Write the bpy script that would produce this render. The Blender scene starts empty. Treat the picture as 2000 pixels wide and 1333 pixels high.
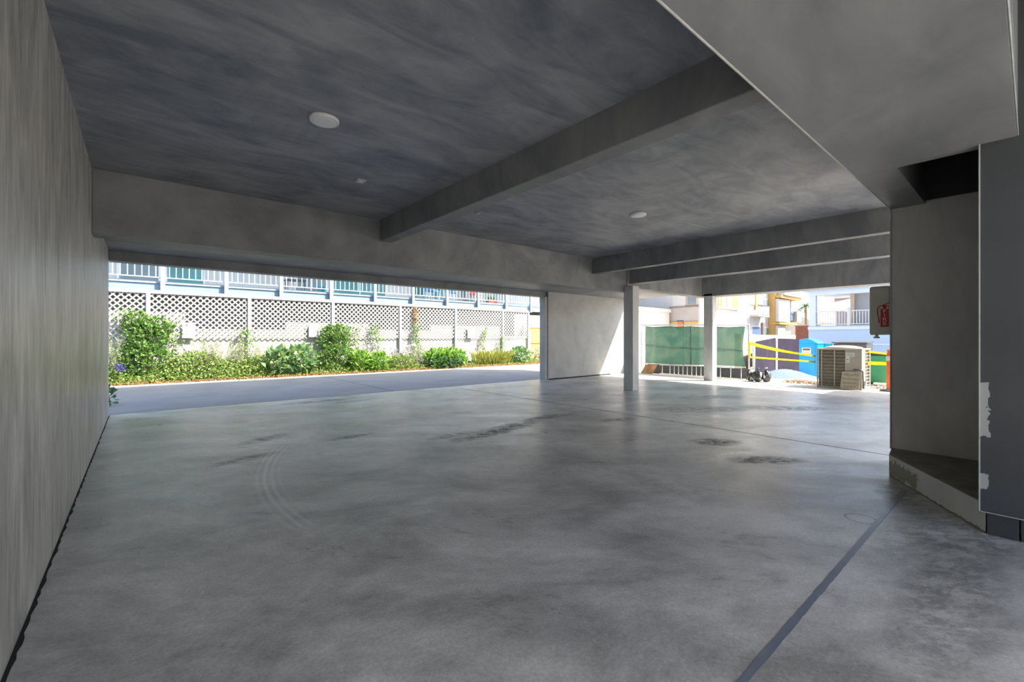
import bpy, bmesh, math, random
from mathutils import Vector, Matrix

sc = bpy.context.scene
COL = sc.collection
R = math.radians
PI = math.pi

# ------------------------------------------------------------------ camera
cam_d = bpy.data.cameras.new('camera')
cam = bpy.data.objects.new('camera', cam_d)
COL.objects.link(cam)
cam.location = (0, 0, 1.2)
cam.rotation_euler = (R(90), 0, -math.atan2(726, 860))
cam_d.sensor_width = 36.0
cam_d.lens = 860.0 / 2000.0 * 36.0
cam_d.shift_y = -5.5 / 2000.0
cam_d.clip_start = 0.02
cam_d.clip_end = 500
sc.camera = cam

# ------------------------------------------------------------------ world, sun, exposure
world = bpy.data.worlds.new('sky')
sc.world = world
world.use_nodes = True
wn = world.node_tree
bg = wn.nodes['Background']
sky = wn.nodes.new('ShaderNodeTexSky')
sky.sky_type = 'NISHITA'
sky.sun_disc = False
SUN = Vector((1.05, -1.0, 1.7)).normalized()
sky.sun_elevation = math.asin(SUN.z)
sky.sun_rotation = math.atan2(SUN.x, SUN.y)
sky.air_density = 1.0
sky.dust_density = 2.5
sky.ozone_density = 1.0
sat = wn.nodes.new('ShaderNodeHueSaturation')
sat.inputs['Saturation'].default_value = 0.9
wn.links.new(sky.outputs[0], sat.inputs['Color'])
wn.links.new(sat.outputs[0], bg.inputs[0])
bg.inputs[1].default_value = 0.30

sun_d = bpy.data.lights.new('sun', 'SUN')
sun_d.energy = 7.5
sun_d.angle = R(0.53)
sun_d.color = (1.0, 0.93, 0.82)
sun = bpy.data.objects.new('sun', sun_d)
COL.objects.link(sun)
sun.location = (20, -20, 30)
sun.rotation_euler = SUN.to_track_quat('Z', 'Y').to_euler()

sc.view_settings.view_transform = 'Standard'
sc.view_settings.look = 'None'
sc.view_settings.gamma = 1.0
sc.view_settings.use_curve_mapping = False
sc.view_settings.exposure = 0.84
sc.cycles.max_bounces = 14
sc.cycles.diffuse_bounces = 8
sc.cycles.transparent_max_bounces = 16

# ------------------------------------------------------------------ materials
def new_mat(name):
    m = bpy.data.materials.new(name)
    m.use_nodes = True
    return m, m.node_tree.nodes, m.node_tree.links, m.node_tree.nodes['Principled BSDF']

def c4(c):
    return (c[0], c[1], c[2], 1.0)

def plain(name, col, rough=0.5, metal=0.0, var=0.06, scale=8.0, bump=0.0, spec=0.5):
    m, n, l, b = new_mat(name)
    tc = n.new('ShaderNodeTexCoord')
    no = n.new('ShaderNodeTexNoise')
    no.inputs['Scale'].default_value = scale
    no.inputs['Detail'].default_value = 5
    l.new(tc.outputs['Object'], no.inputs['Vector'])
    cr = n.new('ShaderNodeValToRGB')
    cr.color_ramp.elements[0].position = 0.3
    cr.color_ramp.elements[1].position = 0.7
    cr.color_ramp.elements[0].color = c4([max(0, v * (1 - var)) for v in col])
    cr.color_ramp.elements[1].color = c4([min(1, v * (1 + var)) for v in col])
    l.new(no.outputs['Fac'], cr.inputs['Fac'])
    l.new(cr.outputs['Color'], b.inputs['Base Color'])
    b.inputs['Roughness'].default_value = rough
    b.inputs['Metallic'].default_value = metal
    b.inputs['Specular IOR Level'].default_value = spec
    if bump:
        bp = n.new('ShaderNodeBump')
        bp.inputs['Strength'].default_value = bump
        bp.inputs['Distance'].default_value = 0.01
        l.new(no.outputs['Fac'], bp.inputs['Height'])
        l.new(bp.outputs['Normal'], b.inputs['Normal'])
    return m

def plaster(name, dark, light, stretch=(1, 1, 1), rough=0.55, scale=1.1, seed=0.0, fine=0.35):
    """hand-trowelled cement plaster: broad cloudy sweeps, thin trowel streaks, slight relief"""
    m, n, l, b = new_mat(name)
    geo = n.new('ShaderNodeNewGeometry')
    mp = n.new('ShaderNodeMapping')
    mp.inputs['Scale'].default_value = stretch
    mp.inputs['Location'].default_value = (seed, seed * 0.7, seed * 1.3)
    l.new(geo.outputs['Position'], mp.inputs['Vector'])
    n1 = n.new('ShaderNodeTexNoise')
    n1.inputs['Scale'].default_value = scale
    n1.inputs['Detail'].default_value = 9
    n1.inputs['Roughness'].default_value = 0.6
    n1.inputs['Distortion'].default_value = 1.2
    l.new(mp.outputs[0], n1.inputs['Vector'])
    mp2 = n.new('ShaderNodeMapping')
    mp2.inputs['Rotation'].default_value = (0.4, 0.3, 0.6)
    mp2.inputs['Scale'].default_value = (stretch[0] * 0.8, stretch[1] * 2.4, stretch[2] * 1.2)
    l.new(geo.outputs['Position'], mp2.inputs['Vector'])
    n2 = n.new('ShaderNodeTexNoise')
    n2.inputs['Scale'].default_value = scale * 2.0
    n2.inputs['Detail'].default_value = 10
    n2.inputs['Roughness'].default_value = 0.62
    n2.inputs['Distortion'].default_value = 0.8
    l.new(mp2.outputs[0], n2.inputs['Vector'])
    mx = n.new('ShaderNodeMix')
    mx.data_type = 'FLOAT'
    mx.inputs[0].default_value = fine
    l.new(n1.outputs['Fac'], mx.inputs[2])
    l.new(n2.outputs['Fac'], mx.inputs[3])
    cr = n.new('ShaderNodeValToRGB')
    cr.color_ramp.elements[0].position = 0.38
    cr.color_ramp.elements[0].color = c4(dark)
    cr.color_ramp.elements[1].position = 0.62
    cr.color_ramp.elements[1].color = c4(light)
    l.new(mx.outputs[0], cr.inputs['Fac'])
    l.new(cr.outputs['Color'], b.inputs['Base Color'])
    b.inputs['Roughness'].default_value = rough
    b.inputs['Specular IOR Level'].default_value = 0.4
    bp = n.new('ShaderNodeBump')
    bp.inputs['Strength'].default_value = 0.25
    bp.inputs['Distance'].default_value = 0.012
    l.new(mx.outputs[0], bp.inputs['Height'])
    l.new(bp.outputs['Normal'], b.inputs['Normal'])
    return m

def math_node(n, l, op, a, b=None, clamp=False):
    x = n.new('ShaderNodeMath')
    x.operation = op
    x.use_clamp = clamp
    for i, v in enumerate((a, b)):
        if v is None:
            continue
        if isinstance(v, (int, float)):
            x.inputs[i].default_value = v
        else:
            l.new(v, x.inputs[i])
    return x.outputs[0]

def floor_material():
    m, n, l, b = new_mat('sealed_concrete')
    geo = n.new('ShaderNodeNewGeometry')
    pos = geo.outputs['Position']
    sep = n.new('ShaderNodeSeparateXYZ')
    l.new(pos, sep.inputs[0])
    X, Y = sep.outputs[0], sep.outputs[1]

    def noise(scale, detail=8, rough=0.6, dist=0.0, st=(1, 1, 1), rot=0.0):
        mp = n.new('ShaderNodeMapping')
        mp.vector_type = 'TEXTURE'
        mp.inputs['Scale'].default_value = (1 / st[0], 1 / st[1], 1)
        mp.inputs['Rotation'].default_value = (0, 0, rot)
        l.new(pos, mp.inputs['Vector'])
        t = n.new('ShaderNodeTexNoise')
        t.inputs['Scale'].default_value = scale
        t.inputs['Detail'].default_value = detail
        t.inputs['Roughness'].default_value = rough
        t.inputs['Distortion'].default_value = dist
        l.new(mp.outputs[0], t.inputs['Vector'])
        return t.outputs['Fac']
    cloud = noise(1.0, 10, 0.70, 0.3, (0.85, 1.15, 1), -0.6)
    sweep = noise(2.2, 10, 0.72, 0.5, (0.6, 1.3, 1), -0.75)
    grit = noise(60, 4, 0.8)
    speck = noise(30, 4, 0.8)
    base = n.new('ShaderNodeValToRGB')
    e = base.color_ramp.elements
    e[0].position, e[0].color = 0.40, (0.27, 0.265, 0.252, 1)
    e[1].position, e[1].color = 0.60, (0.66, 0.645, 0.615, 1)
    mixf = math_node(n, l, 'ADD', math_node(n, l, 'MULTIPLY', cloud, 0.72), math_node(n, l, 'MULTIPLY', sweep, 0.28))
    l.new(mixf, base.inputs['Fac'])

    # grit and pale specks
    gr = math_node(n, l, 'ADD', math_node(n, l, 'MULTIPLY', math_node(n, l, 'SUBTRACT', grit, 0.5), 1.1), 1.0)
    sp = math_node(n, l, 'MULTIPLY', math_node(n, l, 'SUBTRACT', speck, 0.575, True), 4.0, True)
    mul = n.new('ShaderNodeMix')
    mul.data_type = 'RGBA'
    mul.blend_type = 'MULTIPLY'
    mul.inputs[0].default_value = 1.0
    l.new(base.outputs['Color'], mul.inputs[6])
    l.new(gr, mul.inputs[7])
    spm = n.new('ShaderNodeMix')
    spm.data_type = 'RGBA'
    l.new(sp, spm.inputs[0])
    l.new(mul.outputs[2], spm.inputs[6])
    spm.inputs[7].default_value = (0.50, 0.50, 0.47, 1)

    # oil and dirt patches, each an ellipse broken up by noise
    breakup = noise(9.0, 8, 0.8, 0.2, (0.8, 1.4, 1), -0.6)
    total = None
    for (cx, cy, rx, ry, ang, k) in [
            (3.60, 4.50, 0.95, 0.20, 0.20, 1.0), (4.6, 4.75, 0.55, 0.16, 0.1, 0.8), (2.95, 4.62, 0.4, 0.12, 0.0, 0.5),
            (5.06, 2.38, 0.34, 0.20, -0.6, 1.1), (4.70, 1.70, 0.42, 0.16, -0.7, 1.0), (8.5, 2.7, 0.9, 0.30, -0.8, 0.7),
            (7.2, 3.6, 0.9, 0.34, -0.6, 0.6), (5.02, 4.72, 0.3, 0.1, 0.0, 0.5), (5.4, 3.95, 0.35, 0.14, -0.3, 0.9),
            (1.12, 5.9, 0.35, 0.14, 0.5, 0.55), (1.98, 5.36, 0.32, 0.11, 0.1, 0.55), (0.8, 5.05, 0.36, 0.12, 0.3, 0.5),
            (2.6, 8.75, 0.9, 0.14, 0.0, 0.8), (3.1, 8.35, 0.5, 0.12, 0.1, 0.6), (8.9, 4.2, 0.7, 0.35, -0.5, 0.5),
            (3.9, 0.25, 0.9, 0.30, -0.3, 0.45), (4.4, 0.62, 0.5, 0.18, 0.4, 0.35), (2.9, 0.25, 0.9, 0.2, 0.0, 0.4)]:
        ca, sa = math.cos(ang), math.sin(ang)
        dx = math_node(n, l, 'SUBTRACT', X, cx)
        dy = math_node(n, l, 'SUBTRACT', Y, cy)
        u = math_node(n, l, 'DIVIDE', math_node(n, l, 'ADD', math_node(n, l, 'MULTIPLY', dx, ca), math_node(n, l, 'MULTIPLY', dy, sa)), rx)
        v = math_node(n, l, 'DIVIDE', math_node(n, l, 'SUBTRACT', math_node(n, l, 'MULTIPLY', dy, ca), math_node(n, l, 'MULTIPLY', dx, sa)), ry)
        rr = math_node(n, l, 'ADD', math_node(n, l, 'MULTIPLY', u, u), math_node(n, l, 'MULTIPLY', v, v))
        fall = math_node(n, l, 'SUBTRACT', 1.0, rr, True)
        t = math_node(n, l, 'MULTIPLY', fall, k)
        total = t if total is None else math_node(n, l, 'MAXIMUM', total, t)
    bk = math_node(n, l, 'MULTIPLY', math_node(n, l, 'SUBTRACT', breakup, 0.42, True), 7.0, True)
    stain = math_node(n, l, 'MULTIPLY', math_node(n, l, 'POWER', total, 0.6), bk, True)
    stm = n.new('ShaderNodeMix')
    stm.data_type = 'RGBA'
    l.new(math_node(n, l, 'MULTIPLY', stain, 0.85), stm.inputs[0])
    l.new(spm.outputs[2], stm.inputs[6])
    stm.inputs[7].default_value = (0.045, 0.042, 0.036, 1)

    # tyre marks: four fine pale rings of an arc that sweeps in from the driveway
    cx, cy, rad = 4.55, 3.55, 3.79
    dx = math_node(n, l, 'SUBTRACT', X, cx)
    dy = math_node(n, l, 'SUBTRACT', Y, cy)
    dist = math_node(n, l, 'SQRT', math_node(n, l, 'ADD', math_node(n, l, 'MULTIPLY', dx, dx), math_node(n, l, 'MULTIPLY', dy, dy)))
    off = math_node(n, l, 'SUBTRACT', dist, rad)
    band = math_node(n, l, 'SUBTRACT', 1.0, math_node(n, l, 'MULTIPLY', math_node(n, l, 'ABSOLUTE', off), 7.0), True)
    lines = math_node(n, l, 'GREATER_THAN', math_node(n, l, 'SINE', math_node(n, l, 'MULTIPLY', off, 110.0)), 0.1)
    leftside = math_node(n, l, 'MULTIPLY', math_node(n, l, 'SUBTRACT', 2.4, X, True), 1.2, True)
    inY = math_node(n, l, 'MULTIPLY', math_node(n, l, 'GREATER_THAN', Y, 3.0), math_node(n, l, 'LESS_THAN', Y, 6.9))
    track = math_node(n, l, 'MULTIPLY', math_node(n, l, 'MULTIPLY', math_node(n, l, 'MULTIPLY', band, lines), leftside), inY)
    trm = n.new('ShaderNodeMix')
    trm.data_type = 'RGBA'
    l.new(math_node(n, l, 'MULTIPLY', track, 0.5), trm.inputs[0])
    l.new(stm.outputs[2], trm.inputs[6])
    trm.inputs[7].default_value = (0.72, 0.72, 0.70, 1)
    # faint dark ring left by a pot near the control joint
    dx = math_node(n, l, 'SUBTRACT', X, 3.66)
    dy = math_node(n, l, 'SUBTRACT', Y, 0.74)
    dist = math_node(n, l, 'SQRT', math_node(n, l, 'ADD', math_node(n, l, 'MULTIPLY', dx, dx), math_node(n, l, 'MULTIPLY', dy, dy)))
    ring = math_node(n, l, 'LESS_THAN', math_node(n, l, 'ABSOLUTE', math_node(n, l, 'SUBTRACT', dist, 0.085)), 0.009)
    ring = math_node(n, l, 'MULTIPLY', ring, math_node(n, l, 'GREATER_THAN', breakup, 0.42))
    rgm = n.new('ShaderNodeMix')
    rgm.data_type = 'RGBA'
    l.new(math_node(n, l, 'MULTIPLY', ring, 0.7), rgm.inputs[0])
    l.new(trm.outputs[2], rgm.inputs[6])
    rgm.inputs[7].default_value = (0.05, 0.05, 0.045, 1)
    l.new(rgm.outputs[2], b.inputs['Base Color'])
    # roughness: sealed but worn
    rr = n.new('ShaderNodeMapRange')
    rr.inputs['From Min'].default_value = 0.3
    rr.inputs['From Max'].default_value = 0.7
    rr.inputs['To Min'].default_value = 0.24
    rr.inputs['To Max'].default_value = 0.42
    l.new(sweep, rr.inputs['Value'])
    rsum = math_node(n, l, 'ADD', rr.outputs[0], math_node(n, l, 'MULTIPLY', stain, 0.25))
    l.new(rsum, b.inputs['Roughness'])
    l.new(math_node(n, l, 'SUBTRACT', 0.52, math_node(n, l, 'MULTIPLY', stain, 0.45)), b.inputs['Specular IOR Level'])
    bp = n.new('ShaderNodeBump')
    bp.inputs['Strength'].default_value = 0.10
    bp.inputs['Distance'].default_value = 0.004
    l.new(math_node(n, l, 'ADD', grit, math_node(n, l, 'MULTIPLY', cloud, 1.0)), bp.inputs['Height'])
    l.new(bp.outputs['Normal'], b.inputs['Normal'])
    return m

def leaf_mat(name, cols, rough=0.5, trans=0.3):
    m = bpy.data.materials.new(name)
    m.use_nodes = True
    n, l = m.node_tree.nodes, m.node_tree.links
    b = n['Principled BSDF']
    geo = n.new('ShaderNodeNewGeometry')
    cr = n.new('ShaderNodeValToRGB')
    cr.color_ramp.elements[0].color = c4(cols[0])
    cr.color_ramp.elements[1].color = c4(cols[-1])
    for i, c in enumerate(cols[1:-1]):
        el = cr.color_ramp.elements.new((i + 1) / (len(cols) - 1))
        el.color = c4(c)
    l.new(geo.outputs['Random Per Island'], cr.inputs['Fac'])
    l.new(cr.outputs['Color'], b.inputs['Base Color'])
    b.inputs['Roughness'].default_value = rough
    tr = n.new('ShaderNodeBsdfTranslucent')
    l.new(cr.outputs['Color'], tr.inputs['Color'])
    mx = n.new('ShaderNodeMixShader')
    mx.inputs[0].default_value = trans
    l.new(b.outputs[0], mx.inputs[1])
    l.new(tr.outputs[0], mx.inputs[2])
    l.new(mx.outputs[0], n['Material Output'].inputs['Surface'])
    return m

def glass_mat(name, tint, rough=0.05, alpha=1.0):
    m, n, l, b = new_mat(name)
    tc = n.new('ShaderNodeTexCoord')
    no = n.new('ShaderNodeTexNoise')
    no.inputs['Scale'].default_value = 1.3
    l.new(tc.outputs['Object'], no.inputs['Vector'])
    cr = n.new('ShaderNodeValToRGB')
    cr.color_ramp.elements[0].color = c4([v * 0.75 for v in tint])
    cr.color_ramp.elements[1].color = c4([min(1, v * 1.2) for v in tint])
    l.new(no.outputs['Fac'], cr.inputs['Fac'])
    l.new(cr.outputs['Color'], b.inputs['Base Color'])
    b.inputs['Roughness'].default_value = rough
    b.inputs['Specular IOR Level'].default_value = 0.8
    return m

def screen_mat():
    """woven green windscreen fabric: half open weave, wrinkled, dusty"""
    m, n, l, b = new_mat('windscreen_fabric')
    tc = n.new('ShaderNodeTexCoord')
    no = n.new('ShaderNodeTexNoise')
    no.inputs['Scale'].default_value = 1.6
    no.inputs['Detail'].default_value = 6
    no.inputs['Distortion'].default_value = 1.0
    l.new(tc.outputs['Object'], no.inputs['Vector'])
    cr = n.new('ShaderNodeValToRGB')
    cr.color_ramp.elements[0].position = 0.35
    cr.color_ramp.elements[0].color = (0.034, 0.128, 0.095, 1)
    cr.color_ramp.elements[1].position = 0.70
    cr.color_ramp.elements[1].color = (0.115, 0.190, 0.125, 1)
    l.new(no.outputs['Fac'], cr.inputs['Fac'])
    l.new(cr.outputs['Color'], b.inputs['Base Color'])
    b.inputs['Roughness'].default_value = 0.9
    b.inputs['Specular IOR Level'].default_value = 0.1
    tl = n.new('ShaderNodeBsdfTranslucent')
    l.new(cr.outputs['Color'], tl.inputs['Color'])
    tr = n.new('ShaderNodeBsdfTransparent')
    m1 = n.new('ShaderNodeMixShader')
    m1.inputs[0].default_value = 0.3
    l.new(b.outputs[0], m1.inputs[1])
    l.new(tl.outputs[0], m1.inputs[2])
    m2 = n.new('ShaderNodeMixShader')
    m2.inputs[0].default_value = 0.05
    l.new(m1.outputs[0], m2.inputs[1])
    l.new(tr.outputs[0], m2.inputs[2])
    l.new(m2.outputs[0], n['Material Output'].inputs['Surface'])
    return m

def patched(name, base, patch, boxes, scale=30.0, rough=0.55):
    """paint with worn or skim-coated patches at given places: boxes of (min, max) world corners, ragged by noise"""
    m, n, l, b = new_mat(name)
    geo = n.new('ShaderNodeNewGeometry')
    sep = n.new('ShaderNodeSeparateXYZ')
    no = n.new('ShaderNodeTexNoise')
    no.inputs['Scale'].default_value = scale
    no.inputs['Detail'].default_value = 5
    l.new(geo.outputs['Position'], no.inputs['Vector'])
    l.new(geo.outputs['Position'], sep.inputs[0])
    big = n.new('ShaderNodeTexNoise')
    big.inputs['Scale'].default_value = 2.0
    big.inputs['Detail'].default_value = 6
    l.new(geo.outputs['Position'], big.inputs['Vector'])
    cr = n.new('ShaderNodeValToRGB')
    cr.color_ramp.elements[0].position = 0.3
    cr.color_ramp.elements[1].position = 0.7
    cr.color_ramp.elements[0].color = c4([v * 0.85 for v in base])
    cr.color_ramp.elements[1].color = c4([v * 1.12 for v in base])
    l.new(big.outputs['Fac'], cr.inputs['Fac'])
    tot = None
    for lo, hi, rag in boxes:
        d = None
        for i in range(3):
            if lo[i] is None:
                continue
            cen, half = (lo[i] + hi[i]) / 2, (hi[i] - lo[i]) / 2
            q = math_node(n, l, 'SUBTRACT', half, math_node(n, l, 'ABSOLUTE', math_node(n, l, 'SUBTRACT', sep.outputs[i], cen)))
            d = q if d is None else math_node(n, l, 'MINIMUM', d, q)
        d = math_node(n, l, 'ADD', d, math_node(n, l, 'MULTIPLY', math_node(n, l, 'SUBTRACT', no.outputs['Fac'], 0.5), rag))
        k = math_node(n, l, 'GREATER_THAN', d, 0.0)
        tot = k if tot is None else math_node(n, l, 'MAXIMUM', tot, k)
    mx = n.new('ShaderNodeMix')
    mx.data_type = 'RGBA'
    l.new(tot, mx.inputs[0])
    l.new(cr.outputs['Color'], mx.inputs[6])
    mx.inputs[7].default_value = c4(patch)
    l.new(mx.outputs[2], b.inputs['Base Color'])
    b.inputs['Roughness'].default_value = rough
    return m

def block_mat():
    m, n, l, b = new_mat('white_block')
    tc = n.new('ShaderNodeTexCoord')
    mp = n.new('ShaderNodeMapping')
    mp.inputs['Rotation'].default_value = (R(90), 0, 0)
    l.new(tc.outputs['Object'], mp.inputs['Vector'])
    br = n.new('ShaderNodeTexBrick')
    br.inputs['Color1'].default_value = (0.50, 0.49, 0.455, 1)
    br.inputs['Color2'].default_value = (0.455, 0.445, 0.41, 1)
    br.inputs['Mortar'].default_value = (0.33, 0.32, 0.29, 1)
    br.inputs['Scale'].default_value = 1.0
    br.inputs['Mortar Size'].default_value = 0.008
    br.inputs['Brick Width'].default_value = 0.40
    br.inputs['Row Height'].default_value = 0.20
    l.new(mp.outputs[0], br.inputs['Vector'])
    l.new(br.outputs['Color'], b.inputs['Base Color'])
    b.inputs['Roughness'].default_value = 0.8
    return m

def fabric_stripes(name, a, bcol, axis, freq, rough=0.6, duty=0.5):
    m, n, l, b = new_mat(name)
    tc = n.new('ShaderNodeTexCoord')
    sep = n.new('ShaderNodeSeparateXYZ')
    l.new(tc.outputs['Object'], sep.inputs[0])
    fr = math_node(n, l, 'FRACT', math_node(n, l, 'MULTIPLY', sep.outputs[axis], freq))
    k = math_node(n, l, 'GREATER_THAN', fr, duty)
    mx = n.new('ShaderNodeMix')
    mx.data_type = 'RGBA'
    l.new(k, mx.inputs[0])
    mx.inputs[6].default_value = c4(a)
    mx.inputs[7].default_value = c4(bcol)
    l.new(mx.outputs[2], b.inputs['Base Color'])
    b.inputs['Roughness'].default_value = rough
    return m

M = {}
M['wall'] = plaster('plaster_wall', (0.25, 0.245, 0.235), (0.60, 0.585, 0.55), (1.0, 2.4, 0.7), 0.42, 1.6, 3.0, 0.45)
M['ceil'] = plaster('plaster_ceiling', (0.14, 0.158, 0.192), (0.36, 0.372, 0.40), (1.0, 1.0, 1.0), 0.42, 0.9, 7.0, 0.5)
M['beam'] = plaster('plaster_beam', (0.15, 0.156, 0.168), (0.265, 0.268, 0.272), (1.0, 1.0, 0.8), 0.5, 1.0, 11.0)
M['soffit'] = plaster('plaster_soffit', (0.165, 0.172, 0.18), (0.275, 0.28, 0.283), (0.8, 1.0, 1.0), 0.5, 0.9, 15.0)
M['post'] = plaster('plaster_post', (0.42, 0.42, 0.42), (0.56, 0.555, 0.54), (1, 1, 0.6), 0.5, 1.6, 19.0)
M['column'] = plaster('plaster_column', (0.52, 0.51, 0.49), (0.66, 0.645, 0.61), (1, 1.2, 0.7), 0.5, 1.3, 23.0)
M['farwall'] = plaster('plaster_far_wall', (0.33, 0.33, 0.33), (0.44, 0.438, 0.43), (1, 1, 0.7), 0.5, 1.2, 27.0)
M['stairshade'] = plain('stair_shade_tone', (0.05, 0.05, 0.05), 0.8, 0, 0.2, 3)  # near black puts the shade of the recess into the surface colour
M['bead'] = plain('corner_bead', (0.46, 0.46, 0.44), 0.5, 0, 0.12, 14)
M['floor'] = floor_material()
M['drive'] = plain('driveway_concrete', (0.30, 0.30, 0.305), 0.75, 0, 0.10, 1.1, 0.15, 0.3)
M['curbtop'] = plain('stained_concrete', (0.22, 0.21, 0.16), 0.7, 0, 0.25, 6, 0.2)
M['curb'] = patched('peeling_white_paint', (0.50, 0.50, 0.48), (0.23, 0.22, 0.18),
                    [((4.62, None, 0.02), (5.02, None, 0.135), 0.16), ((3.5, None, -0.02), (5.2, None, 0.012), 0.05)], 22)
M['panel'] = patched('grey_panel_paint', (0.062, 0.066, 0.070), (0.42, 0.42, 0.40),
                     [((None, 0.175, 0.60), (None, 0.26, 0.93), 0.05), ((None, 0.18, 0.28), (None, 0.26, 0.37), 0.04)], 40)
M['base'] = plain('grey_block_paint', (0.055, 0.058, 0.065), 0.6, 0, 0.15, 5)
M['black'] = plain('black_gap', (0.012, 0.012, 0.012), 0.9, 0, 0.3, 30)
M['caulk'] = plain('joint_sealant', (0.15, 0.175, 0.215), 0.28, 0, 0.15, 9)
M['white'] = plain('white_paint', (0.54, 0.535, 0.53), 0.5, 0, 0.04, 5)
M['vinyl'] = plain('white_vinyl', (0.50, 0.495, 0.48), 0.4, 0, 0.03, 5)
M['block'] = block_mat()
M['trimw'] = plain('white_metal', (0.72, 0.72, 0.73), 0.35, 0, 0.02, 5)
M['diffuser'] = plain('lamp_diffuser', (0.80, 0.81, 0.84), 0.35, 0, 0.01, 5)
M['steel'] = plain('galvanised_steel', (0.52, 0.53, 0.53), 0.35, 0.6, 0.1, 20)
M['alum'] = plain('aluminium', (0.62, 0.62, 0.60), 0.4, 0.3, 0.08, 20)
M['pblue'] = plain('pale_blue_paint', (0.27, 0.40, 0.50), 0.55, 0, 0.05, 4)
M['pbluel'] = plain('pale_blue_trim', (0.38, 0.47, 0.55), 0.5, 0, 0.04, 4)
M['rail'] = plain('white_railing_paint', (0.50, 0.58, 0.61), 0.4, 0, 0.03, 6)
M['siding'] = fabric_stripes('white_siding', (0.58, 0.575, 0.57), (0.50, 0.495, 0.495), 0, 4.0, 0.6, 0.9)
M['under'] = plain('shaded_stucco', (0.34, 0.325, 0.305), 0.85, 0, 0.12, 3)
M['tealglass'] = glass_mat('teal_glass', (0.13, 0.32, 0.33))
M['greyglass'] = glass_mat('grey_glass', (0.24, 0.29, 0.32))
M['blueglass'] = glass_mat('blue_glass', (0.14, 0.25, 0.42))
M['cream'] = plain('cream_stucco', (0.50, 0.43, 0.29), 0.8, 0, 0.06, 3)
M['yellowwood'] = fabric_stripes('yellow_wood', (0.46, 0.34, 0.12), (0.30, 0.22, 0.08), 0, 6.0, 0.6, 0.92)
M['soil'] = plain('planter_soil', (0.23, 0.15, 0.09), 0.95, 0, 0.35, 14, 0.4)
M['apron'] = plain('sunlit_tone_concrete', (0.62, 0.60, 0.56), 0.8, 0, 0.06, 1.5)  # paler tone paints sunlight into the floor strip, lifts bounce behind the viewer
M['edge'] = plain('planter_edge', (0.62, 0.56, 0.47), 0.8, 0, 0.08, 8)
M['ivy'] = leaf_mat('ivy_leaf', [(0.07, 0.17, 0.035), (0.13, 0.27, 0.055), (0.22, 0.37, 0.08), (0.32, 0.46, 0.15)])
M['cover'] = leaf_mat('groundcover_leaf', [(0.10, 0.20, 0.04), (0.20, 0.33, 0.07), (0.33, 0.44, 0.11), (0.42, 0.42, 0.14)])
M['dry'] = leaf_mat('dry_leaf', [(0.26, 0.13, 0.06), (0.42, 0.24, 0.09), (0.48, 0.34, 0.12), (0.36, 0.34, 0.12)])
M['broad'] = leaf_mat('broad_leaf', [(0.09, 0.20, 0.09), (0.19, 0.34, 0.14), (0.30, 0.46, 0.20), (0.42, 0.53, 0.18)], 0.4)
M['bright'] = leaf_mat('bright_leaf', [(0.09, 0.22, 0.05), (0.20, 0.42, 0.06), (0.34, 0.55, 0.08), (0.42, 0.58, 0.12)], 0.4)
M['darkbroad'] = leaf_mat('dark_broad_leaf', [(0.04, 0.11, 0.04), (0.09, 0.20, 0.07), (0.16, 0.28, 0.11)], 0.4)
M['olive'] = leaf_mat('grassy_leaf', [(0.22, 0.26, 0.05), (0.34, 0.38, 0.07), (0.46, 0.46, 0.10)])
M['wisp'] = leaf_mat('wispy_leaf', [(0.30, 0.36, 0.16), (0.46, 0.50, 0.30), (0.58, 0.56, 0.44)], 0.6)
M['lilac'] = leaf_mat('lilac_flower', [(0.42, 0.36, 0.58), (0.55, 0.48, 0.68), (0.62, 0.58, 0.70)], 0.6)
M['violet'] = leaf_mat('violet_flower', [(0.10, 0.09, 0.28), (0.16, 0.14, 0.36)], 0.6)
M['pale'] = leaf_mat('pale_leaf', [(0.40, 0.48, 0.30), (0.55, 0.60, 0.44), (0.62, 0.64, 0.55)], 0.5)
M['stem'] = plain('woody_stem', (0.20, 0.14, 0.08), 0.8, 0, 0.2, 20)
M['screen'] = screen_mat()
M['tape'] = plain('yellow_tape', (0.78, 0.68, 0.03), 0.4, 0, 0.05, 8)
M['board'] = plain('orange_board', (0.58, 0.30, 0.15), 0.7, 0, 0.35, 4)
M['dirt'] = plain('dirt_lot', (0.60, 0.53, 0.44), 0.95, 0, 0.18, 1.4, 0.3)
M['gravel'] = plain('blue_grey_gravel', (0.11, 0.155, 0.195), 0.95, 0, 0.3, 25, 0.8)
M['darkscreen'] = plain('dark_privacy_mesh', (0.045, 0.040, 0.058), 0.9, 0, 0.15, 3, 0.0, 0.0)
M['toilet'] = plain('blue_plastic', (0.0, 0.30, 0.66), 0.4, 0, 0.05, 3)
M['toiletdark'] = plain('dark_blue_plastic', (0.0, 0.14, 0.36), 0.4, 0, 0.05, 3)
M['teal'] = plain('teal_plastic', (0.03, 0.36, 0.44), 0.4, 0, 0.05, 3)
M['acbody'] = plain('beige_metal', (0.38, 0.345, 0.285), 0.45, 0, 0.05, 4)
M['acfin'] = plain('coil_fins', (0.17, 0.14, 0.10), 0.6, 0, 0.25, 30)
M['sticker'] = plain('paper_sticker', (0.62, 0.62, 0.56), 0.5, 0, 0.05, 10)
M['ink'] = plain('grey_ink', (0.27, 0.27, 0.33), 0.6, 0, 0.05, 10)
M['darkink'] = plain('dark_ink', (0.09, 0.09, 0.11), 0.6, 0, 0.05, 10)
M['brownink'] = plain('brown_ink', (0.20, 0.17, 0.11), 0.6, 0, 0.05, 10)
M['tan'] = plain('tan_board', (0.45, 0.39, 0.28), 0.7, 0, 0.12, 12)
M['bin'] = plain('green_plastic', (0.04, 0.30, 0.15), 0.45, 0, 0.08, 4)
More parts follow.
